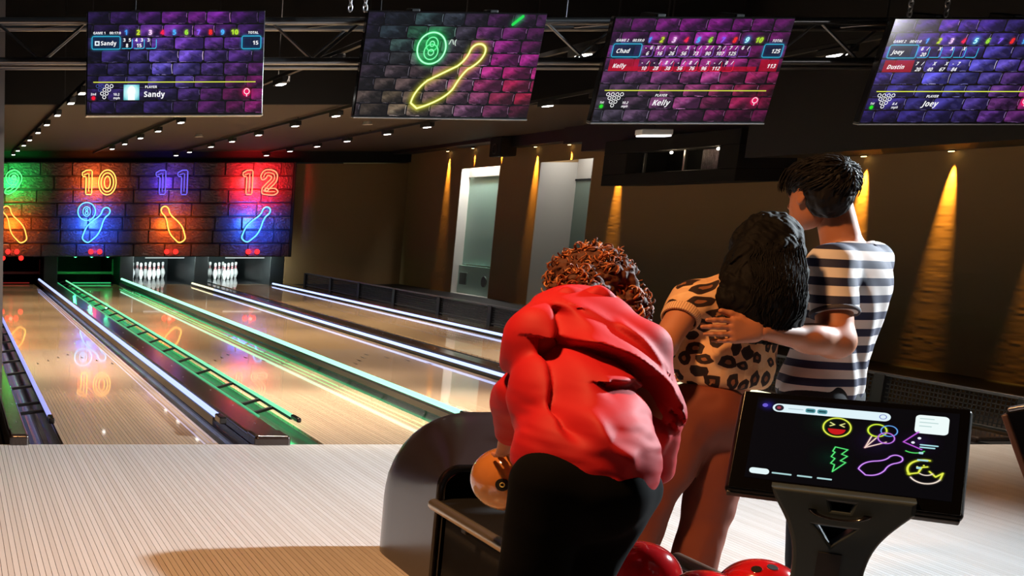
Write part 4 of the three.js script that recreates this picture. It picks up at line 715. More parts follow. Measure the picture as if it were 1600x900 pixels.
{
  const o = thing('touch_console', 'black touch screen console showing neon icons, tilted on a grey forked stand', 'touch console', [2.145, 0.997, -2.554]);
  const m = basis([0.346, -0.001, 0.272], [-0.132, -0.224, 0.145]); o.quaternion.setFromRotationMatrix(m);
  tablet(o, 0.44, 0.296, touchArt);
  // stand, in world axes turned to the tablet's heading
  const inv = o.quaternion.clone().invert(), yaw = Math.atan2(-0.272, 0.346);
  const grey = mat(lin(0.055, 0.075, 0.085), 0.35, { clearcoat: 0.3, clearcoatRoughness: 0.2 });
  const place = (g) => g.applyMatrix4(new THREE.Matrix4().makeRotationY(yaw)).translate(2.078 - 2.145, 0, -2.47 + 2.554).translate(0, -0.997, 0).applyQuaternion(inv);
  const s = new THREE.Shape(); s.moveTo(-0.118, 0.905); s.bezierCurveTo(-0.10, 0.86, -0.062, 0.83, -0.058, 0.72); s.lineTo(-0.058, 0.02); s.lineTo(0.058, 0.02); s.lineTo(0.058, 0.72); s.bezierCurveTo(0.062, 0.80, 0.085, 0.83, 0.128, 0.885); s.lineTo(0.128, 0.905); s.closePath();
  const hole = new THREE.Path(); hole.moveTo(-0.046, 0.838); hole.lineTo(0.046, 0.838); hole.lineTo(0, 0.778); hole.closePath(); s.holes.push(hole); const grip = new THREE.Path(); grip.moveTo(-0.024, 0.898); grip.lineTo(0.036, 0.898); grip.lineTo(0.028, 0.866); grip.lineTo(-0.014, 0.866); grip.closePath(); s.holes.push(grip);
  part(o, 'stand', place(new THREE.ExtrudeGeometry(s, { depth: 0.05, bevelEnabled: true, bevelSize: 0.008, bevelThickness: 0.008, bevelSegments: 3 }).translate(0, 0, -0.03)), grey);
  part(o, 'stand_back', place(merge([box(-0.062, 0.062, 0.02, 0.82, -0.12, -0.035)])), M.matteBlack);
  part(o, 'stand_web', place(box(-0.022, 0.022, 0.02, 0.77, 0.02, 0.032)), mat(lin(0.03, 0.028, 0.03), 0.4));
  part(o, 'foot', place(rbox(-0.12, 0.12, 0.0, 0.02, -0.14, 0.06, 0.008)), M.black);
  part(o, 'handle', place(new THREE.TorusGeometry(0.05, 0.008, 10, 30, Math.PI).scale(1, 0.35, 1).rotateZ(Math.PI).translate(0.005, 0.872, 0.04)), M.gloss);
  const l = new THREE.RectAreaLight(lin(0.7, 0.85, 1), 0.25, 0.36, 0.22), f = V(0, 0, 0.02).applyQuaternion(o.quaternion).add(o.position); l.position.copy(f); l.lookAt(f.clone().add(V(0, 0, 1).applyQuaternion(o.quaternion))); scene.add(l);
}
{
  // second console: only its left corner enters the picture
  const o = thing('touch_console', 'dark console corner with a silver edge cut off by the right edge of the picture', 'touch console', [2.935, 0.985, -2.66]);
  o.quaternion.setFromRotationMatrix(basis([0.42, 0.30, 0.62], [0.30, -0.72, 0.30]));
  tablet(o, 0.40, 0.27, null);
  part(o, 'top_trim', rbox(-0.19, 0.19, 0.131, 0.141, -0.03, 0.002, 0.003), M.steel);
  part(o, 'side_trim', rbox(-0.207, -0.194, -0.12, 0.125, -0.034, 0.002, 0.004), mat(lin(0.10, 0.06, 0.05), 0.4));
  const q = o.quaternion.clone().invert();
  part(o, 'stand', rod(V(0, -0.02, -0.03), V(0.12, -0.985, 0.02).applyQuaternion(q), 0.04, 16), mat(lin(0.05, 0.045, 0.04), 0.4));
}
// ------------------------------------------------------------------ people
const skin = mat(lin(0.44, 0.165, 0.078), 0.55, { sheen: 0.2, sheenColor: lin(1, 0.6, 0.45), sheenRoughness: 0.5 });
const around = (pts, m) => [[0, 1, 2].map((i) => Math.min(...pts.map((p) => p[i])) - m), [0, 1, 2].map((i) => Math.max(...pts.map((p) => p[i])) + m)];
const figure = (label, at) => { const o = thing('person', label, 'person', at); o.userData.at = undefined; return { o, add: (name, g, m) => part(o, name, g.translate(-at[0], -at[1], -at[2]), m) }; };
const join = (list) => mergeGeometries(list.map((g) => { const q = g.clone(); q.deleteAttribute('uv'); return q; }));
const shoeGeo = (ankle, F) => { const toe = add3([ankle[0], 0.035, ankle[2]], F, 0.17), heel = add3([ankle[0], 0.04, ankle[2]], F, -0.04); const f0 = blend([bone(heel, mix3(heel, toe, 0.75), 0.042, 0.042), ellipsoid(add3(toe, F, -0.03), [0.045, 0.034, 0.05]), bone([ankle[0], 0.05, ankle[2]], [ankle[0], 0.10, ankle[2]], 0.043, 0.046)], 0.03); const f = (x, y, z) => smax(f0(x, y, z), -(y - 0.002), 0.004); return netMesh(f, ...around([toe, heel, [ankle[0], 0.1, ankle[2]]], 0.08), 0.008); };
// loose strands that follow a path function; returns merged tapered tubes
function strands(n, seed, path, r0, seg = 5, steps = 12) {
  const r = rng(seed), list = [];
  for (let i = 0; i < n; i++) {
    const pts = path(r, i); if (!pts) continue;
    const g = new THREE.TubeGeometry(new THREE.CatmullRomCurve3(pts, false, 'centripetal'), steps, 1, seg, false), p = g.attributes.position, q = g.attributes.normal, thick = r0 * (0.6 + 0.8 * r());
    for (let k = 0; k <= steps; k++) { const t = k / steps, w = thick * Math.pow(Math.sin(Math.PI * (0.12 + 0.86 * t)), 0.6); for (let s = 0; s <= seg; s++) { const v = k * (seg + 1) + s; p.setXYZ(v, p.getX(v) + q.getX(v) * (w - 1), p.getY(v) + q.getY(v) * (w - 1), p.getZ(v) + q.getZ(v) * (w - 1)); } }
    list.push(g);
  }
  return merge(list);
}
const seg2 = (x, y, a, b) => { const dx = b[0] - a[0], dy = b[1] - a[1], t = clamp(((x - a[0]) * dx + (y - a[1]) * dy) / (dx * dx + dy * dy), 0, 1); return Math.hypot(x - a[0] - t * dx, y - a[1] - t * dy); };
const line2 = (x, y, pts) => { let d = 9; for (let i = 0; i + 1 < pts.length; i++) d = Math.min(d, seg2(x, y, pts[i], pts[i + 1])); return d; };
const bump = (d, w) => Math.exp(-(d * d) / (w * w));
// an overhanging fold along a line: a ridge of height A above it, a hollow of depth B below it
function foldLine(x, y, pts, A, w1, B, w2) {
  let d = 9, s = 1;
  for (let i = 0; i + 1 < pts.length; i++) { const q = seg2(x, y, pts[i], pts[i + 1]); if (q < d) { d = q; s = Math.sign((pts[i + 1][0] - pts[i][0]) * (y - pts[i][1]) - (pts[i + 1][1] - pts[i][1]) * (x - pts[i][0])) || 1; } }
  const t = d * s, k = clamp(0.5 + t / 0.034, 0, 1), m = k * k * (3 - 2 * k);
  return m * A * bump(d, w1) - (1 - m) * B * bump(d, w2);
}

// ---- the bowler in the red jacket, bending over the ball return
{
  const { add } = figure('person in a red jacket and black trousers bending forward to lift a tan ball', [1.70, 0, -2.85]);
  const pel = [1.715, 0.86, -2.86], neck = [1.885, 1.245, -3.31], hd = [2.02, 1.29, -3.47], shL = [1.725, 1.19, -3.19], shR = [1.965, 1.165, -3.12], elL = [1.735, 1.02, -3.26], wrL = [1.80, 0.855, -3.43], elR = [2.005, 0.985, -3.06], wrR = [2.085, 0.80, -3.14];
  const hipL = [1.625, 0.83, -2.86], hipR = [1.815, 0.82, -2.88], knL = [1.575, 0.47, -2.84], knR = [1.685, 0.47, -2.87], anL = [1.57, 0.09, -2.76], anR = [1.70, 0.09, -2.79];
  const R = unit([0.93, 0, 0.36]), A = unit([0.17, 0.44, -0.45]), N = unit(cross3(R, A));   // across, along the spine, out of the back
  const F = unit([0.25, -0.5, -0.82]), U = unit([0.1, 0.82, -0.5]);
  const mid = mix3(pel, neck, 0.42), top = mix3(pel, neck, 0.78);
  const bodyBones = blend([ellipsoid(add3(top, N, -0.035), [0.15, 0.17, 0.075], R, A, N), ellipsoid(add3(mid, N, -0.03), [0.125, 0.18, 0.08], R, A, N), ellipsoid(pel, [0.14, 0.12, 0.09], R, A, N), bone(mix3(top, neck, 0.5), add3(hd, U, -0.05), 0.058, 0.052), bone(shL, elL, 0.048, 0.038), bone(elL, wrL, 0.037, 0.026), bone(shR, elR, 0.048, 0.038), bone(elR, wrR, 0.037, 0.026), bone(hipL, knL, 0.088, 0.054), bone(knL, anL, 0.054, 0.034), bone(hipR, knR, 0.088, 0.054), bone(knR, anR, 0.054, 0.034), bone(add3(mix3(top, neck, 0.6), N, -0.03), add3(shL, N, -0.015), 0.045, 0.045), bone(add3(mix3(top, neck, 0.6), N, -0.03), add3(shR, N, -0.015), 0.045, 0.045), bone(anL, add3(anL, [0.03, -0.05, -0.12]), 0.034, 0.026), bone(anR, add3(anR, [0.03, -0.05, -0.12]), 0.034, 0.026)], 0.035);
  const fL = unit([0.30, -0.62, -0.62]), tL = unit([0.85, 0.40, 0.0]), hL = hand(wrL, fL, unit(cross3(tL, fL)).map((x) => -x), tL, [0.35, 0.35, 0.4, 0.4], 1.05), fR = unit([0.1, -0.7, -0.7]), tR = unit([-0.9, 0.1, -0.3]), hR = hand(wrR, fR, unit(cross3(fR, tR)).map((x) => -x), tR, [0.5, 0.5, 0.5, 0.5], 1);
  const hf = head(hd, F, U, 0.97), pts = [pel, neck, hd, shL, shR, elL, elR, wrR, knL, anL, anR, [1.6, 0.02, -2.95]];
  add('body', join([netMesh(bodyBones, ...around(pts, 0.2), 0.012), netMesh(hf, ...around([hd], 0.16), 0.0045), netMesh(hL, ...around([add3(wrL, fL, 0.09)], 0.13), 0.0035), netMesh(hR, ...around([add3(wrR, fR, 0.09)], 0.13), 0.0035)]), skin);
  // jacket: a loose shell with deep folds over the back
  const shell = blend([ellipsoid(add3(mix3(pel, neck, 0.80), N, -0.01), [0.190, 0.20, 0.145], R, A, N), ellipsoid(mix3(pel, neck, 0.45), [0.190, 0.22, 0.155], R, A, N), ellipsoid(add3(mix3(pel, neck, 0.10), N, 0.0), [0.182, 0.19, 0.150], R, A, N), bone(add3(shL, R, -0.01), add3(elL, R, -0.012), 0.080, 0.062), bone(add3(elL, R, -0.012), mix3(elL, wrL, 0.86), 0.061, 0.042), bone(add3(shR, R, 0.01), add3(elR, R, 0.0), 0.080, 0.062), bone(elR, mix3(elR, wrR, 0.9), 0.062, 0.042), bone(shL, neck, 0.080, 0.070), bone(shR, neck, 0.080, 0.070)], 0.045);
  const V4 = [[1.765, 1.262], [1.738, 1.20], [1.690, 1.10], [1.655, 1.01], [1.65, 0.985]];
  const F1 = [[1.735, 1.195], [1.80, 1.185], [1.86, 1.160], [1.945, 1.105], [2.02, 1.02]], F2 = [[1.79, 1.098], [1.875, 1.095], [1.946, 1.06], [2.02, 0.98]], F3 = [[1.66, 1.0], [1.72, 1.03], [1.80, 1.01]], F4 = [[1.82, 1.275], [1.92, 1.205], [1.99, 1.12]];
  const R1 = [[1.79, 1.27], [1.857, 1.225], [1.946, 1.14], [2.018, 1.065]], R3 = [[1.68, 1.02], [1.70, 0.965], [1.75, 0.93]], R4 = [[1.90, 1.24], [1.97, 1.14], [2.01, 1.0], [2.02, 0.88]];
  const fold = (x, y, z) => foldLine(x, y, F1, 0.020, 0.045, 0.052, 0.050) + foldLine(x, y, F2, 0.016, 0.026, 0.036, 0.032) + foldLine(x, y, F4, 0.007, 0.025, 0.008, 0.025) - 0.038 * bump(line2(x, y, V4), 0.022)
    + 0.010 * bump(line2(x, y, R1), 0.03) + 0.020 * bump(line2(x, y, R3), 0.028) + 0.010 * bump(line2(x, y, R4), 0.014)
    + 0.006 * noise3(x * 10 + y * 8, y * 12 - x * 6, z * 6) + 0.003 * noise3(x * 18 + y * 30, y * 38 - x * 8, z * 15) * clamp((1.15 - y) * 6, 0.2, 1);
  const hem = (x, y, z) => -((y - 0.862) + 0.13 * (x - 1.56) - 0.012 * noise3(x * 8, 1, z * 8)) * 0.97;
  const neckHole = bone(add3(neck, A, 0.01), add3(hd, U, -0.02), 0.062, 0.07);
  const jf = (x, y, z) => smax(smax(shell(x, y, z) - fold(x, y, z), hem(x, y, z), 0.02), -neckHole(x, y, z), 0.02);
  const armL = blend([bone(add3(elL, R, -0.012), mix3(elL, wrL, 0.95), 0.074, 0.046)], 0.01), armR = bone(elR, mix3(elR, wrR, 0.95), 0.068, 0.046);
  const jacketF = (x, y, z) => smin(jf(x, y, z), Math.min(armL(x, y, z), armR(x, y, z)) - 0.5 * fold(x, y, z), 0.025);
  const satin = mat(lin(0.50, 0.007, 0.012), 0.66, { sheen: 0.2, sheenColor: lin(0.9, 0.14, 0.25), sheenRoughness: 0.4, specularIntensity: 0.55 });
  add('jacket', netMesh(jacketF, ...around([pel, neck, shL, shR, elL, elR, wrL, wrR], 0.22), 0.0075), satin);
  const collar = blend([bone([1.775, 1.262, -3.225], [1.828, 1.305, -3.245], 0.022, 0.026), bone([1.828, 1.305, -3.245], [1.908, 1.306, -3.228], 0.026, 0.026), bone([1.908, 1.306, -3.228], [1.985, 1.252, -3.205], 0.028, 0.022)], 0.03);
  add('collar', netMesh((x, y, z) => collar(x, y, z) - 0.003 * noise3(x * 40, y * 40, z * 40), ...around([[1.80, 1.285, -3.25], [1.995, 1.33, -3.28]], 0.08), 0.006), satin);
  // trousers
  const legs = blend([ellipsoid(add3(pel, [0, -0.04, 0]), [0.160, 0.15, 0.135], R, A, N), ellipsoid(mix3(pel, neck, 0.16), [0.15, 0.14, 0.115], R, A, N), bone(hipL, knL, 0.104, 0.074), bone(knL, anL, 0.074, 0.058), bone(hipR, knR, 0.104, 0.074), bone(knR, anR, 0.074, 0.058)], 0.03);
  const tf = (x, y, z) => smax(smax(legs(x, y, z) - 0.005 * noise3(x * 14, y * 9, z * 14) - 0.004 * bump(Math.abs(((y * 9) % 1) - 0.5), 0.2) * (y < 0.6 ? 1 : 0.3), y - 1.03, 0.02), 0.09 - y, 0.01);
  add('trousers', netMesh(tf, ...around([pel, hipL, hipR, anL, anR], 0.2), 0.01), mat(lin(0.0022, 0.0022, 0.0026), 0.95, { specularIntensity: 0.2 }));
  add('shoe', shoeGeo(anL, [0.2, 0, -0.98]), M.white); add('shoe', shoeGeo(anR, [0.3, 0, -0.95]), M.white);
  // curly hair: a full mass with many ringlets
  const hc = add3(hd, U, 0.035), side = unit(cross3(F, U));
  const mass = blend([ellipsoid(add3(hc, F, -0.02), [0.125, 0.105, 0.125], side, U, F), ellipsoid([2.075, 1.25, -3.40], [0.08, 0.09, 0.08]), ellipsoid([1.915, 1.315, -3.36], [0.07, 0.06, 0.07])], 0.06);
  const faceCut = ellipsoid(add3(add3(hd, F, 0.10), U, -0.05), [0.07, 0.1, 0.07], side, U, F);
  const hairF = (x, y, z) => smax(mass(x, y, z) - 0.014 * noise3(x * 34, y * 34, z * 34) - 0.008 * noise3(x * 75, y * 75, z * 75), -faceCut(x, y, z), 0.02);
  const dark = mat(lin(0.075, 0.020, 0.007), 0.7, { specularIntensity: 0.5 }), copper = mat(lin(0.32, 0.085, 0.022), 0.6, { specularIntensity: 0.6 }), gold = mat(lin(0.46, 0.18, 0.06), 0.6, { specularIntensity: 0.6 });
  add('hair', netMesh(hairF, ...around([hc, [2.075, 1.25, -3.40]], 0.2), 0.006), dark);
  const dirs = (r) => { const a = r() * 6.283, u = r() * 2 - 1, s = Math.sqrt(1 - u * u); return [s * Math.cos(a), u, s * Math.sin(a)]; };
  const ringlet = (r) => {
    const lobe = r(), c = lobe < 0.62 ? add3(hc, F, -0.02) : lobe < 0.84 ? [2.075, 1.25, -3.40] : [1.915, 1.315, -3.36], d = dirs(r), rad = lobe < 0.62 ? 0.112 : lobe < 0.84 ? 0.08 : 0.06; let p = add3(c, d, rad * (0.9 + 0.22 * r()));
    if (faceCut(...p) < 0.01 || p[1] < 1.19) return null;
    const t = unit(add3(cross3(d, dirs(r)), [0, -0.7, 0])), e1 = unit(cross3(t, d)), e2 = unit(cross3(t, e1)), w = 0.006 + 0.007 * r(), L = 0.04 + 0.045 * r(), ph = r() * 6, out = [];
    for (let k = 0; k <= 14; k++) { const s = k / 14, a = ph + s * 6.28 * (1.4 + lobe); out.push(V(...add3(add3(add3(add3(p, t, L * (s - 0.3)), e1, w * Math.cos(a)), e2, w * Math.sin(a)), d, -0.03 * s * s))); }
    return out;
  };
  [[dark, 420, 3], [copper, 800, 17], [gold, 300, 29]].forEach(([m, n, seed]) => { add('ringlets', strands(n, seed, ringlet, 0.0034, 4, 20), m).userData.kind = 'stuff'; });
}

// ---- the man in the striped T-shirt
{
  const { add } = figure('man in a navy and white striped T-shirt with short dark hair, arm round the woman', [3.40, 0, -4.2]);
  const F = unit([-0.5, 0, -0.866]), R = unit(cross3(F, [0, 1, 0])), U = [0, 1, 0];
  const shL = [3.285, 1.385, -4.115], shR = [3.565, 1.385, -4.285], chest = [3.425, 1.27, -4.2], belly = [3.40, 1.06, -4.19], pel = [3.375, 0.87, -4.185], hd = [3.315, 1.615, -4.27], neck = [3.415, 1.43, -4.215];
  const elL = [3.245, 1.085, -3.985], wrL = [2.915, 1.132, -3.915], elR = [3.50, 1.10, -4.44], wrR = [3.30, 1.02, -4.52], hipL = [3.30, 0.84, -4.13], hipR = [3.46, 0.84, -4.22], knL = [3.34, 0.47, -4.12], knR = [3.46, 0.47, -4.2], anL = [3.36, 0.09, -4.09], anR = [3.50, 0.09, -4.2];
  const bodyF = blend([ellipsoid(add3(chest, U, -0.02), [0.16, 0.19, 0.10], R, U, F), ellipsoid(belly, [0.145, 0.19, 0.095], R, U, F), ellipsoid(pel, [0.155, 0.12, 0.11], R, U, F), bone([3.42, 1.36, -4.215], [3.365, 1.58, -4.25], 0.066, 0.057), bone(add3(shL, U, -0.02), elL, 0.060, 0.055), bone(elL, mix3(elL, wrL, 0.35), 0.053, 0.049), bone(mix3(elL, wrL, 0.3), wrL, 0.049, 0.029), bone(shR, elR, 0.056, 0.044), bone(elR, wrR, 0.044, 0.029), bone([3.42, 1.37, -4.21], add3(shL, U, -0.02), 0.055, 0.055), bone([3.42, 1.37, -4.21], add3(shR, U, -0.02), 0.055, 0.055), bone(hipL, knL, 0.092, 0.058), bone(knL, anL, 0.056, 0.036), bone(hipR, knR, 0.092, 0.058), bone(knR, anR, 0.056, 0.036), bone(anL, add3(anL, F, 0.12).map((v, i) => (i === 1 ? 0.04 : v)), 0.036, 0.028), bone(anR, add3(anR, F, 0.12).map((v, i) => (i === 1 ? 0.04 : v)), 0.036, 0.028)], 0.035);
  const fL = unit([-1, 0.02, 0.02]), bL = unit([-0.12, 0.12, 1]), tL = unit([0.0, 1, -0.12]), hL = hand(wrL, fL, bL, tL, [0.10, 0.14, 0.18, 0.24], 1.13, 0.55);
  const fR = unit([-0.75, -0.35, -0.4]), tR = unit([0, 0.9, -0.4]), hR = hand(wrR, fR, unit(cross3(fR, tR)), tR, [0.4, 0.4, 0.4, 0.4], 1.05);
  const hF = unit([-0.12, -0.10, -0.98]), hU = unit([0.02, 1, -0.10]), hf = head(hd, hF, hU, 1.03);
  add('body', join([netMesh(bodyF, ...around([chest, pel, shL, shR, elL, wrL, elR, wrR, knL, anL, anR, [3.36, 1.6, -4.25], [3.3, 0.03, -4.25]], 0.16), 0.011), netMesh(hf, ...around([hd], 0.17), 0.0045), netMesh(hL, ...around([add3(wrL, fL, 0.09)], 0.14), 0.0032), netMesh(hR, ...around([add3(wrR, fR, 0.09)], 0.13), 0.004)]), skin);
  // T-shirt
  const shirt0 = blend([ellipsoid(add3(add3(chest, F, -0.005), U, -0.02), [0.178, 0.20, 0.125], R, U, F), ellipsoid(belly, [0.166, 0.22, 0.118], R, U, F), ellipsoid(add3(pel, U, 0.02), [0.175, 0.14, 0.128], R, U, F), bone([3.42, 1.368, -4.21], add3(shL, U, -0.028), 0.066, 0.070), bone([3.42, 1.368, -4.21], add3(shR, U, -0.036), 0.066, 0.068)], 0.05);
  const sleeve = (s, e) => { const end = mix3(s, e, 0.66), d = unit([e[0] - s[0], e[1] - s[1], e[2] - s[2]]), b = bone(s, end, 0.077, 0.072); return (x, y, z) => smax(b(x, y, z) - 0.003 * noise3(x * 25, y * 12, z * 25), (x - end[0]) * d[0] + (y - end[1]) * d[1] + (z - end[2]) * d[2], 0.008); };
  const sl = sleeve(add3(shL, U, -0.02), elL), sr = sleeve(add3(shR, U, -0.02), elR), hole = bone([3.425, 1.40, -4.215], [3.36, 1.62, -4.25], 0.078, 0.07);
  const creases = (x, y, z) => { const a = (x - chest[0]) * R[0] + (z - chest[2]) * R[2]; return 0.006 * noise3(a * 16 + y * 5, y * 6, z * 4) + 0.005 * Math.sin(a * 62 + y * 16 + 1.5 * noise3(x * 6, y * 6, z * 6)) * clamp((1.42 - y) * 2.2, 0.1, 0.75); };
  const shirtF = (x, y, z) => smax(smax(smin(smin(shirt0(x, y, z) - creases(x, y, z), sl(x, y, z), 0.022), sr(x, y, z), 0.022), 0.848 - y - 0.012 * noise3(x * 7, 0, z * 7), 0.006), -hole(x, y, z), 0.012);
  const stripes = canvasMap(64, 128, (c, w, h) => { c.fillStyle = '#dcd4d0'; c.fillRect(0, 0, w, h); c.fillStyle = '#1d2142'; c.fillRect(0, 0, w, h * 0.46); for (let y = 0; y < h; y += 3) { c.fillStyle = 'rgba(0,0,0,0.05)'; c.fillRect(0, y, w, 1); } });
  add('t_shirt', paintUV(netMesh(shirtF, ...around([chest, pel, shL, shR, elL, elR], 0.18), 0.0075), (x, y, z) => [(x + z) * 8, (y + 0.05 * (x - 3.42) * clamp((y - 1.2) * 5, 0, 1)) / 0.0625]), mat(0xffffff, 0.75, { map: stripes, sheen: 0.3, sheenColor: lin(0.6, 0.6, 0.7), sheenRoughness: 0.6 }));
  const cuff = (s, e) => { const d = unit([e[0] - s[0], e[1] - s[1], e[2] - s[2]]), q = new THREE.Quaternion().setFromUnitVectors(V(0, 1, 0), V(...d)), c = mix3(s, e, 0.655); return new THREE.TorusGeometry(0.071, 0.005, 8, 40).rotateX(Math.PI / 2).scale(1, 1.8, 1).applyQuaternion(q).translate(...c); };
  add('sleeve_hem', cuff(shL, elL), mat(lin(0.05, 0.045, 0.06), 0.8)); add('sleeve_hem', cuff(shR, elR), mat(lin(0.05, 0.045, 0.06), 0.8));
  add('neckband', new THREE.TorusGeometry(0.079, 0.0075, 8, 48).rotateX(Math.PI / 2 - 0.18).rotateZ(0.22).translate(3.414, 1.418, -4.216), mat(lin(0.55, 0.5, 0.5), 0.8));
  const legs = blend([ellipsoid(pel, [0.168, 0.13, 0.122], R, U, F), bone(hipL, knL, 0.098, 0.068), bone(knL, anL, 0.068, 0.052), bone(hipR, knR, 0.098, 0.068), bone(knR, anR, 0.068, 0.052)], 0.03);
  add('trousers', netMesh((x, y, z) => smax(smax(legs(x, y, z) - 0.004 * noise3(x * 14, y * 10, z * 14), y - 0.95, 0.02), 0.07 - y, 0.01), ...around([pel, hipL, hipR, anL, anR], 0.2), 0.012), mat(lin(0.008, 0.008, 0.012), 0.85));
  add('shoe', shoeGeo(anL, F), M.black); add('shoe', shoeGeo(anR, F), M.black);
  // short thick hair, longer on top, swept forward
  const hr = unit(cross3(hF, hU)), hat = (r, u, f) => add3(add3(add3(hd, hr, r), hU, u), hF, f);
  const cap = blend([ellipsoid(hat(0, 0.055, -0.02), [0.090, 0.084, 0.110], hr, hU, hF), ellipsoid(hat(0, -0.01, -0.06), [0.079, 0.083, 0.062], hr, hU, hF), ellipsoid(hat(0, 0.085, 0.04), [0.072, 0.045, 0.078], hr, hU, hF)], 0.05);
  const cut = blend([ellipsoid(hat(0, -0.04, 0.11), [0.076, 0.10, 0.085], hr, hU, hF), ellipsoid(hat(-0.085, -0.02, 0.005), [0.03, 0.045, 0.026], hr, hU, hF), ellipsoid(hat(0.085, -0.02, 0.005), [0.03, 0.045, 0.026], hr, hU, hF)], 0.02);
  const hm = mat(lin(0.006, 0.0045, 0.004), 0.6, { specularIntensity: 0.45 });
  add('hair', netMesh((x, y, z) => smax(cap(x, y, z) - 0.006 * noise3(x * 45, y * 22, z * 45) - 0.004 * noise3(x * 90, y * 50, z * 90), -cut(x, y, z), 0.012), ...around([hd, hat(0, 0.06, -0.03)], 0.16), 0.0055), hm);
  const lock = (r) => {
    const a = (r() - 0.5) * 2 * Math.PI, e = -0.25 + r() * 1.7, d = unit(add3(add3(hr.map((v) => v * Math.cos(a) * Math.cos(e)), hF, Math.sin(a) * Math.cos(e)), hU, Math.sin(e))); let p = add3(hat(0, 0.045, -0.02), d, 0.085);
    for (let k = 0; k < 30 && cap(...p) < 0.001; k++) p = add3(p, d, 0.003);
    if (cut(...p) < 0.012) return null;
    const t = unit(add3(add3(hF.map((v) => v * (0.5 + r())), hU, -0.55), hr, (d[0] * hr[0] + d[2] * hr[2]) * 0.5 + (r() - 0.5) * 0.5)), tan = unit(add3(t, d, -(t[0] * d[0] + t[1] * d[1] + t[2] * d[2]))), L = 0.03 + 0.045 * r();
    return [0, 1, 2, 3, 4].map((k) => { const s = k / 4; return V(...add3(add3(p, tan, L * (s - 0.3)), d, 0.010 * Math.sin(s * 3) - 0.006 + (r() - 0.5) * 0.003)); });
  };
  add('hair_locks', strands(900, 71, lock, 0.0021, 4, 8), hm).userData.kind = 'stuff';
  const fringe = (r) => { const x = -0.085 + 0.08 * r(), p = hat(x, 0.085 + 0.03 * r(), 0.05 + 0.02 * r()); return [0, 1, 2, 3].map((k) => V(...add3(add3(add3(p, hU, -0.024 * k), hF, 0.014 * Math.sin(k * 0.9)), hr, -0.006 * k))); };
  add('hair_locks', strands(60, 5, fringe, 0.0024, 4, 8), hm).userData.kind = 'stuff';
}

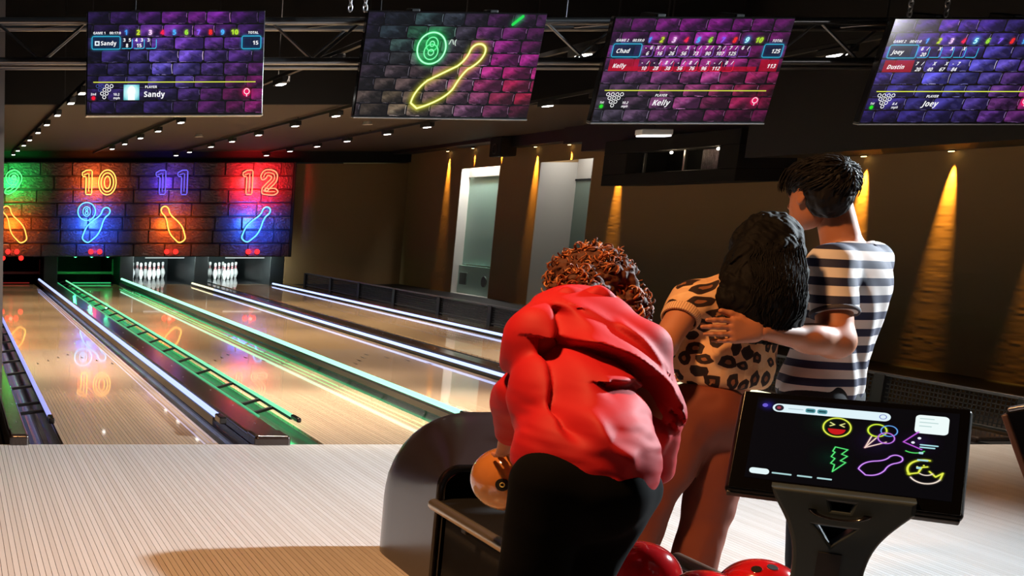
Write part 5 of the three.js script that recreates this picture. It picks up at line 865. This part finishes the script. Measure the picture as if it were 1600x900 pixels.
// ---- the woman in the leopard vest
{
  const { add } = figure('woman with long dark hair in a leopard print vest and rust trousers', [2.85, 0, -4.02]);
  const F = unit([0.2, 0, -0.98]), R = unit(cross3(F, [0, 1, 0])), U = unit([0.17, 1, -0.02]);
  const chest = [2.915, 1.15, -4.05], waist = [2.885, 0.99, -4.045], pel = [2.85, 0.80, -4.03], shL = [2.765, 1.232, -4.085], shR = [3.055, 1.232, -4.03], neck = [2.935, 1.27, -4.06], hd = [3.0, 1.405, -4.10];
  const elL = [2.60, 1.07, -3.97], wrL = [2.49, 0.92, -4.10], elR = [3.10, 1.02, -4.14], wrR = [2.98, 0.95, -4.26], hipL = [2.785, 0.77, -4.04], hipR = [2.925, 0.76, -4.02], knL = [2.65, 0.46, -4.0], knR = [2.875, 0.45, -4.0], anL = [2.575, 0.09, -3.96], anR = [2.81, 0.09, -3.96];
  const bodyF = blend([ellipsoid(chest, [0.135, 0.15, 0.088], R, U, F), ellipsoid(waist, [0.115, 0.15, 0.08], R, U, F), ellipsoid(pel, [0.15, 0.12, 0.11], R, U, F), bone([2.93, 1.23, -4.06], add3(hd, [0, 1, 0], -0.06), 0.054, 0.047), bone(shL, elL, 0.054, 0.044), bone(elL, wrL, 0.042, 0.025), bone(shR, elR, 0.044, 0.035), bone(elR, wrR, 0.035, 0.023), bone(neck, shL, 0.052, 0.046), bone(neck, shR, 0.052, 0.046), bone(hipL, knL, 0.085, 0.052), bone(knL, anL, 0.05, 0.032), bone(hipR, knR, 0.085, 0.052), bone(knR, anR, 0.05, 0.032), bone(anL, add3(anL, [0.02, -0.05, -0.11]), 0.032, 0.025), bone(anR, add3(anR, [0.02, -0.05, -0.11]), 0.032, 0.025)], 0.035);
  const fL = unit([-0.5, -0.8, -0.3]), tL = unit([0.5, -0.1, -0.8]), hL = hand(wrL, fL, unit(cross3(fL, tL)), tL, [0.3, 0.3, 0.3, 0.3], 0.92), fR = unit([-0.7, -0.3, -0.6]), tR = unit([0, 0.9, -0.4]), hR = hand(wrR, fR, unit(cross3(fR, tR)), tR, [0.3, 0.3, 0.3, 0.3], 0.92);
  const hF = unit([-0.08, -0.12, -0.98]), hU = unit([0.10, 0.98, -0.10]), hf = head(hd, hF, hU, 0.95);
  add('body', join([netMesh(bodyF, ...around([chest, pel, shL, shR, elL, wrL, elR, wrR, anL, anR, [2.6, 0.03, -4.06], add3(hd, [0, 1, 0], -0.06)], 0.15), 0.011), netMesh(hf, ...around([hd], 0.16), 0.0045), netMesh(hL, ...around([add3(wrL, fL, 0.08)], 0.12), 0.0036), netMesh(hR, ...around([add3(wrR, fR, 0.08)], 0.12), 0.0036)]), skin);
  // knitted vest with rosettes
  const vest0 = blend([ellipsoid(chest, [0.158, 0.155, 0.106], R, U, F), ellipsoid(waist, [0.168, 0.15, 0.11], R, U, F), bone(neck, shL, 0.066, 0.062), bone(neck, shR, 0.066, 0.062), bone(shL, mix3(shL, elL, 0.22), 0.066, 0.07)], 0.045);
  const hole = bone([2.93, 1.26, -4.06], add3(hd, [0, 1, 0], -0.02), 0.064, 0.06), up = unit([0.15, 1, 0]);
  const vestF = (x, y, z) => smax(smax(vest0(x, y, z) - 0.006 * noise3(x * 13, y * 13, z * 9) - 0.0035 * noise3(x * 32, y * 24, z * 30), 0.915 - y - 0.14 * (2.87 - x) * (x < 2.87 ? 0.25 : -0.25) - 0.008 * noise3(x * 12, 3, z * 12), 0.022), -hole(x, y, z), 0.012);
  const leopard = canvasMap(1024, 1024, (c, w, h) => {
    const r = rng(77); c.fillStyle = '#d9a878'; c.fillRect(0, 0, w, h);
    for (let i = 0; i < 260; i++) { c.fillStyle = `rgba(${r() > 0.5 ? '240,205,160' : '170,115,75'},0.18)`; c.beginPath(); c.ellipse(r() * w, r() * h, 20 + r() * 50, 16 + r() * 40, r() * 3, 0, 7); c.fill(); }
    const spots = []; for (let k = 0; k < 9000 && spots.length < 190; k++) { const x = r() * w, y = r() * h; if (spots.every(([a, b]) => { const dx = Math.min(Math.abs(a - x), w - Math.abs(a - x)), dy = Math.min(Math.abs(b - y), h - Math.abs(b - y)); return dx * dx + dy * dy > 62 * 62; })) spots.push([x, y]); }
    for (const [sx, sy] of spots) {
      const n = 11, ph = r() * 6, ring = r() > 0.28, sz = 21 + r() * 12, sq = 0.75 + r() * 0.5, wob = Array.from({ length: n }, () => 0.78 + 0.44 * r()), gap = (r() * n) | 0;
      for (const ox of [-w, 0, w]) for (const oy of [-h, 0, h]) {
        const blob = (k) => { c.beginPath(); for (let i = 0; i <= n; i++) { const a = i / n * 6.2832 + ph, q = sz * k * wob[i % n]; const x = sx + ox + q * Math.cos(a) * sq, y = sy + oy + q * Math.sin(a) / sq; i ? c.lineTo(x, y) : c.moveTo(x, y); } c.closePath(); };
        c.fillStyle = '#1e0b07'; blob(1); c.fill(); c.lineJoin = 'round'; c.lineWidth = 9; c.strokeStyle = '#2a0f09'; c.stroke();
        if (ring) { c.fillStyle = '#8a5230'; blob(0.42); c.fill(); const a = gap / n * 6.28 + ph; c.strokeStyle = '#a8703f'; c.lineWidth = 7; c.beginPath(); c.moveTo(sx + ox, sy + oy); c.lineTo(sx + ox + Math.cos(a) * sz * 0.8, sy + oy + Math.sin(a) * sz * 0.8); if (gap % 3 === 0) c.stroke(); }
      }
    }
  });
  add('vest', paintUV(netMesh(vestF, ...around([chest, waist, shL, shR, neck], 0.2), 0.007), (x, y, z, nx, ny, nz) => { const a = (x - chest[0]) * R[0] + (z - chest[2]) * R[2], b = (x - chest[0]) * F[0] + (z - chest[2]) * F[2]; return [(Math.atan2(a, -b) * 0.145) / 0.76, (y + 0.08 * a) / 0.76]; }), mat(0xffffff, 0.85, { map: leopard, sheen: 0.4, sheenColor: lin(0.8, 0.6, 0.45), sheenRoughness: 0.6 }));
  const ribMap = canvasMap(128, 16, (c, w, h) => { for (let i = 0; i < 16; i++) { c.fillStyle = i % 2 ? '#b98a62' : '#dfb48a'; c.fillRect(i * 8, 0, 8, h); } });
  const d0 = unit([elL[0] - shL[0], elL[1] - shL[1], elL[2] - shL[2]]), q0 = new THREE.Quaternion().setFromUnitVectors(V(0, -1, 0), V(...d0)), c0 = mix3(shL, elL, 0.34);
  add('sleeve_cuff', new THREE.LatheGeometry([[0.056, 0.03], [0.064, 0.028], [0.066, 0.0], [0.063, -0.022], [0.055, -0.026], [0.053, 0.0]].map((p) => new THREE.Vector2(...p)), 48).applyQuaternion(q0).translate(...c0), mat(0xffffff, 0.85, { map: rep(ribMap, 6, 1) }));
  // trousers, wide at the hem
  const legs = blend([ellipsoid(add3(pel, [0, -0.005, 0]), [0.168, 0.135, 0.125], R, U, F), bone(hipL, knL, 0.104, 0.072), bone(knL, anL, 0.072, 0.070), bone(hipR, knR, 0.106, 0.080), bone(knR, anR, 0.080, 0.076)], 0.02);
  add('trousers', netMesh((x, y, z) => smax(smax(legs(x, y, z) - 0.007 * noise3(x * 12, y * 7, z * 12) - 0.004 * noise3(x * 30, y * 16, z * 30), y - 0.945, 0.02), 0.07 - y, 0.01), ...around([pel, hipL, hipR, anL, anR, [2.85, 0.95, -4.03]], 0.2), 0.009), mat(lin(0.17, 0.032, 0.010), 0.75, { sheen: 0.3, sheenColor: lin(0.9, 0.35, 0.15), sheenRoughness: 0.5 }));
  add('shoe', shoeGeo(anL, [0.15, 0, -0.99]), M.white); add('shoe', shoeGeo(anR, [0.15, 0, -0.99]), M.white);
  // long hair falling over the back
  const hr = unit(cross3(hF, hU)), hat = (r, u, f) => add3(add3(add3(hd, hr, r), hU, u), hF, f);
  const B = [[hat(0, 0.03, -0.03), 0.105], [[2.975, 1.36, -4.03], 0.104], [[2.955, 1.28, -3.985], 0.108], [[2.95, 1.225, -3.97], 0.110], [[2.955, 1.19, -3.96], 0.100]];
  const fall = blend([ellipsoid(hat(0, 0.02, -0.02), [0.098, 0.110, 0.118], hr, hU, hF), ...B.slice(0, -1).map(([p, r], i) => bone(p, B[i + 1][0], r, B[i + 1][1], [0, 0, 1], 0.62)), bone([2.90, 1.36, -4.03], [2.835, 1.24, -3.99], 0.05, 0.034), bone([2.93, 1.25, -3.98], [2.90, 1.13, -3.97], 0.05, 0.03), bone([3.05, 1.33, -4.02], [3.045, 1.13, -3.975], 0.05, 0.035)], 0.05);
  const cut = ellipsoid(hat(0, -0.03, 0.115), [0.072, 0.105, 0.085], hr, hU, hF), hm = mat(lin(0.0032, 0.0025, 0.0023), 0.75, { specularIntensity: 0.3 });
  add('hair', netMesh((x, y, z) => smax(fall(x, y, z) - 0.006 * noise3(x * 42 + 2 * Math.sin(y * 20), y * 6, z * 42) - 0.003 * noise3(x * 90 + 3 * Math.sin(y * 34), y * 15, z * 80), -cut(x, y, z), 0.015), ...around([hd, [2.955, 1.05, -3.955], [2.82, 1.2, -4.0], [3.1, 1.2, -4.0]], 0.17), 0.006), hm);
  const lock = (r) => {
    const u = (r() - 0.5) * 2, y0 = 1.45 - 0.16 * r(), L = 0.12 + 0.14 * r(), ph = r() * 6, out = [];
    for (let k = 0; k <= 9; k++) { const y = y0 - L * k / 9, cx = 2.99 - 0.035 * clamp((1.45 - y) / 0.3, 0, 1.2), w = y > 1.40 ? 0.088 : 0.10 - (y < 1.18 ? 0.03 : 0); let x = cx - 0.012 + u * w + 0.007 * Math.sin(y * 42 + ph), z = -3.78; for (let q = 0; q < 60 && fall(x, y, z) > 0.003; q++) z -= 0.006; if (z < -4.09) z = -4.09; out.push(V(x, y, z + 0.002 * Math.sin(k * 2 + ph))); }
    return out;
  };
  add('hair_locks', strands(420, 13, lock, 0.0024, 4, 18), hm).userData.kind = 'stuff';
}

renderer.render(scene, camera);
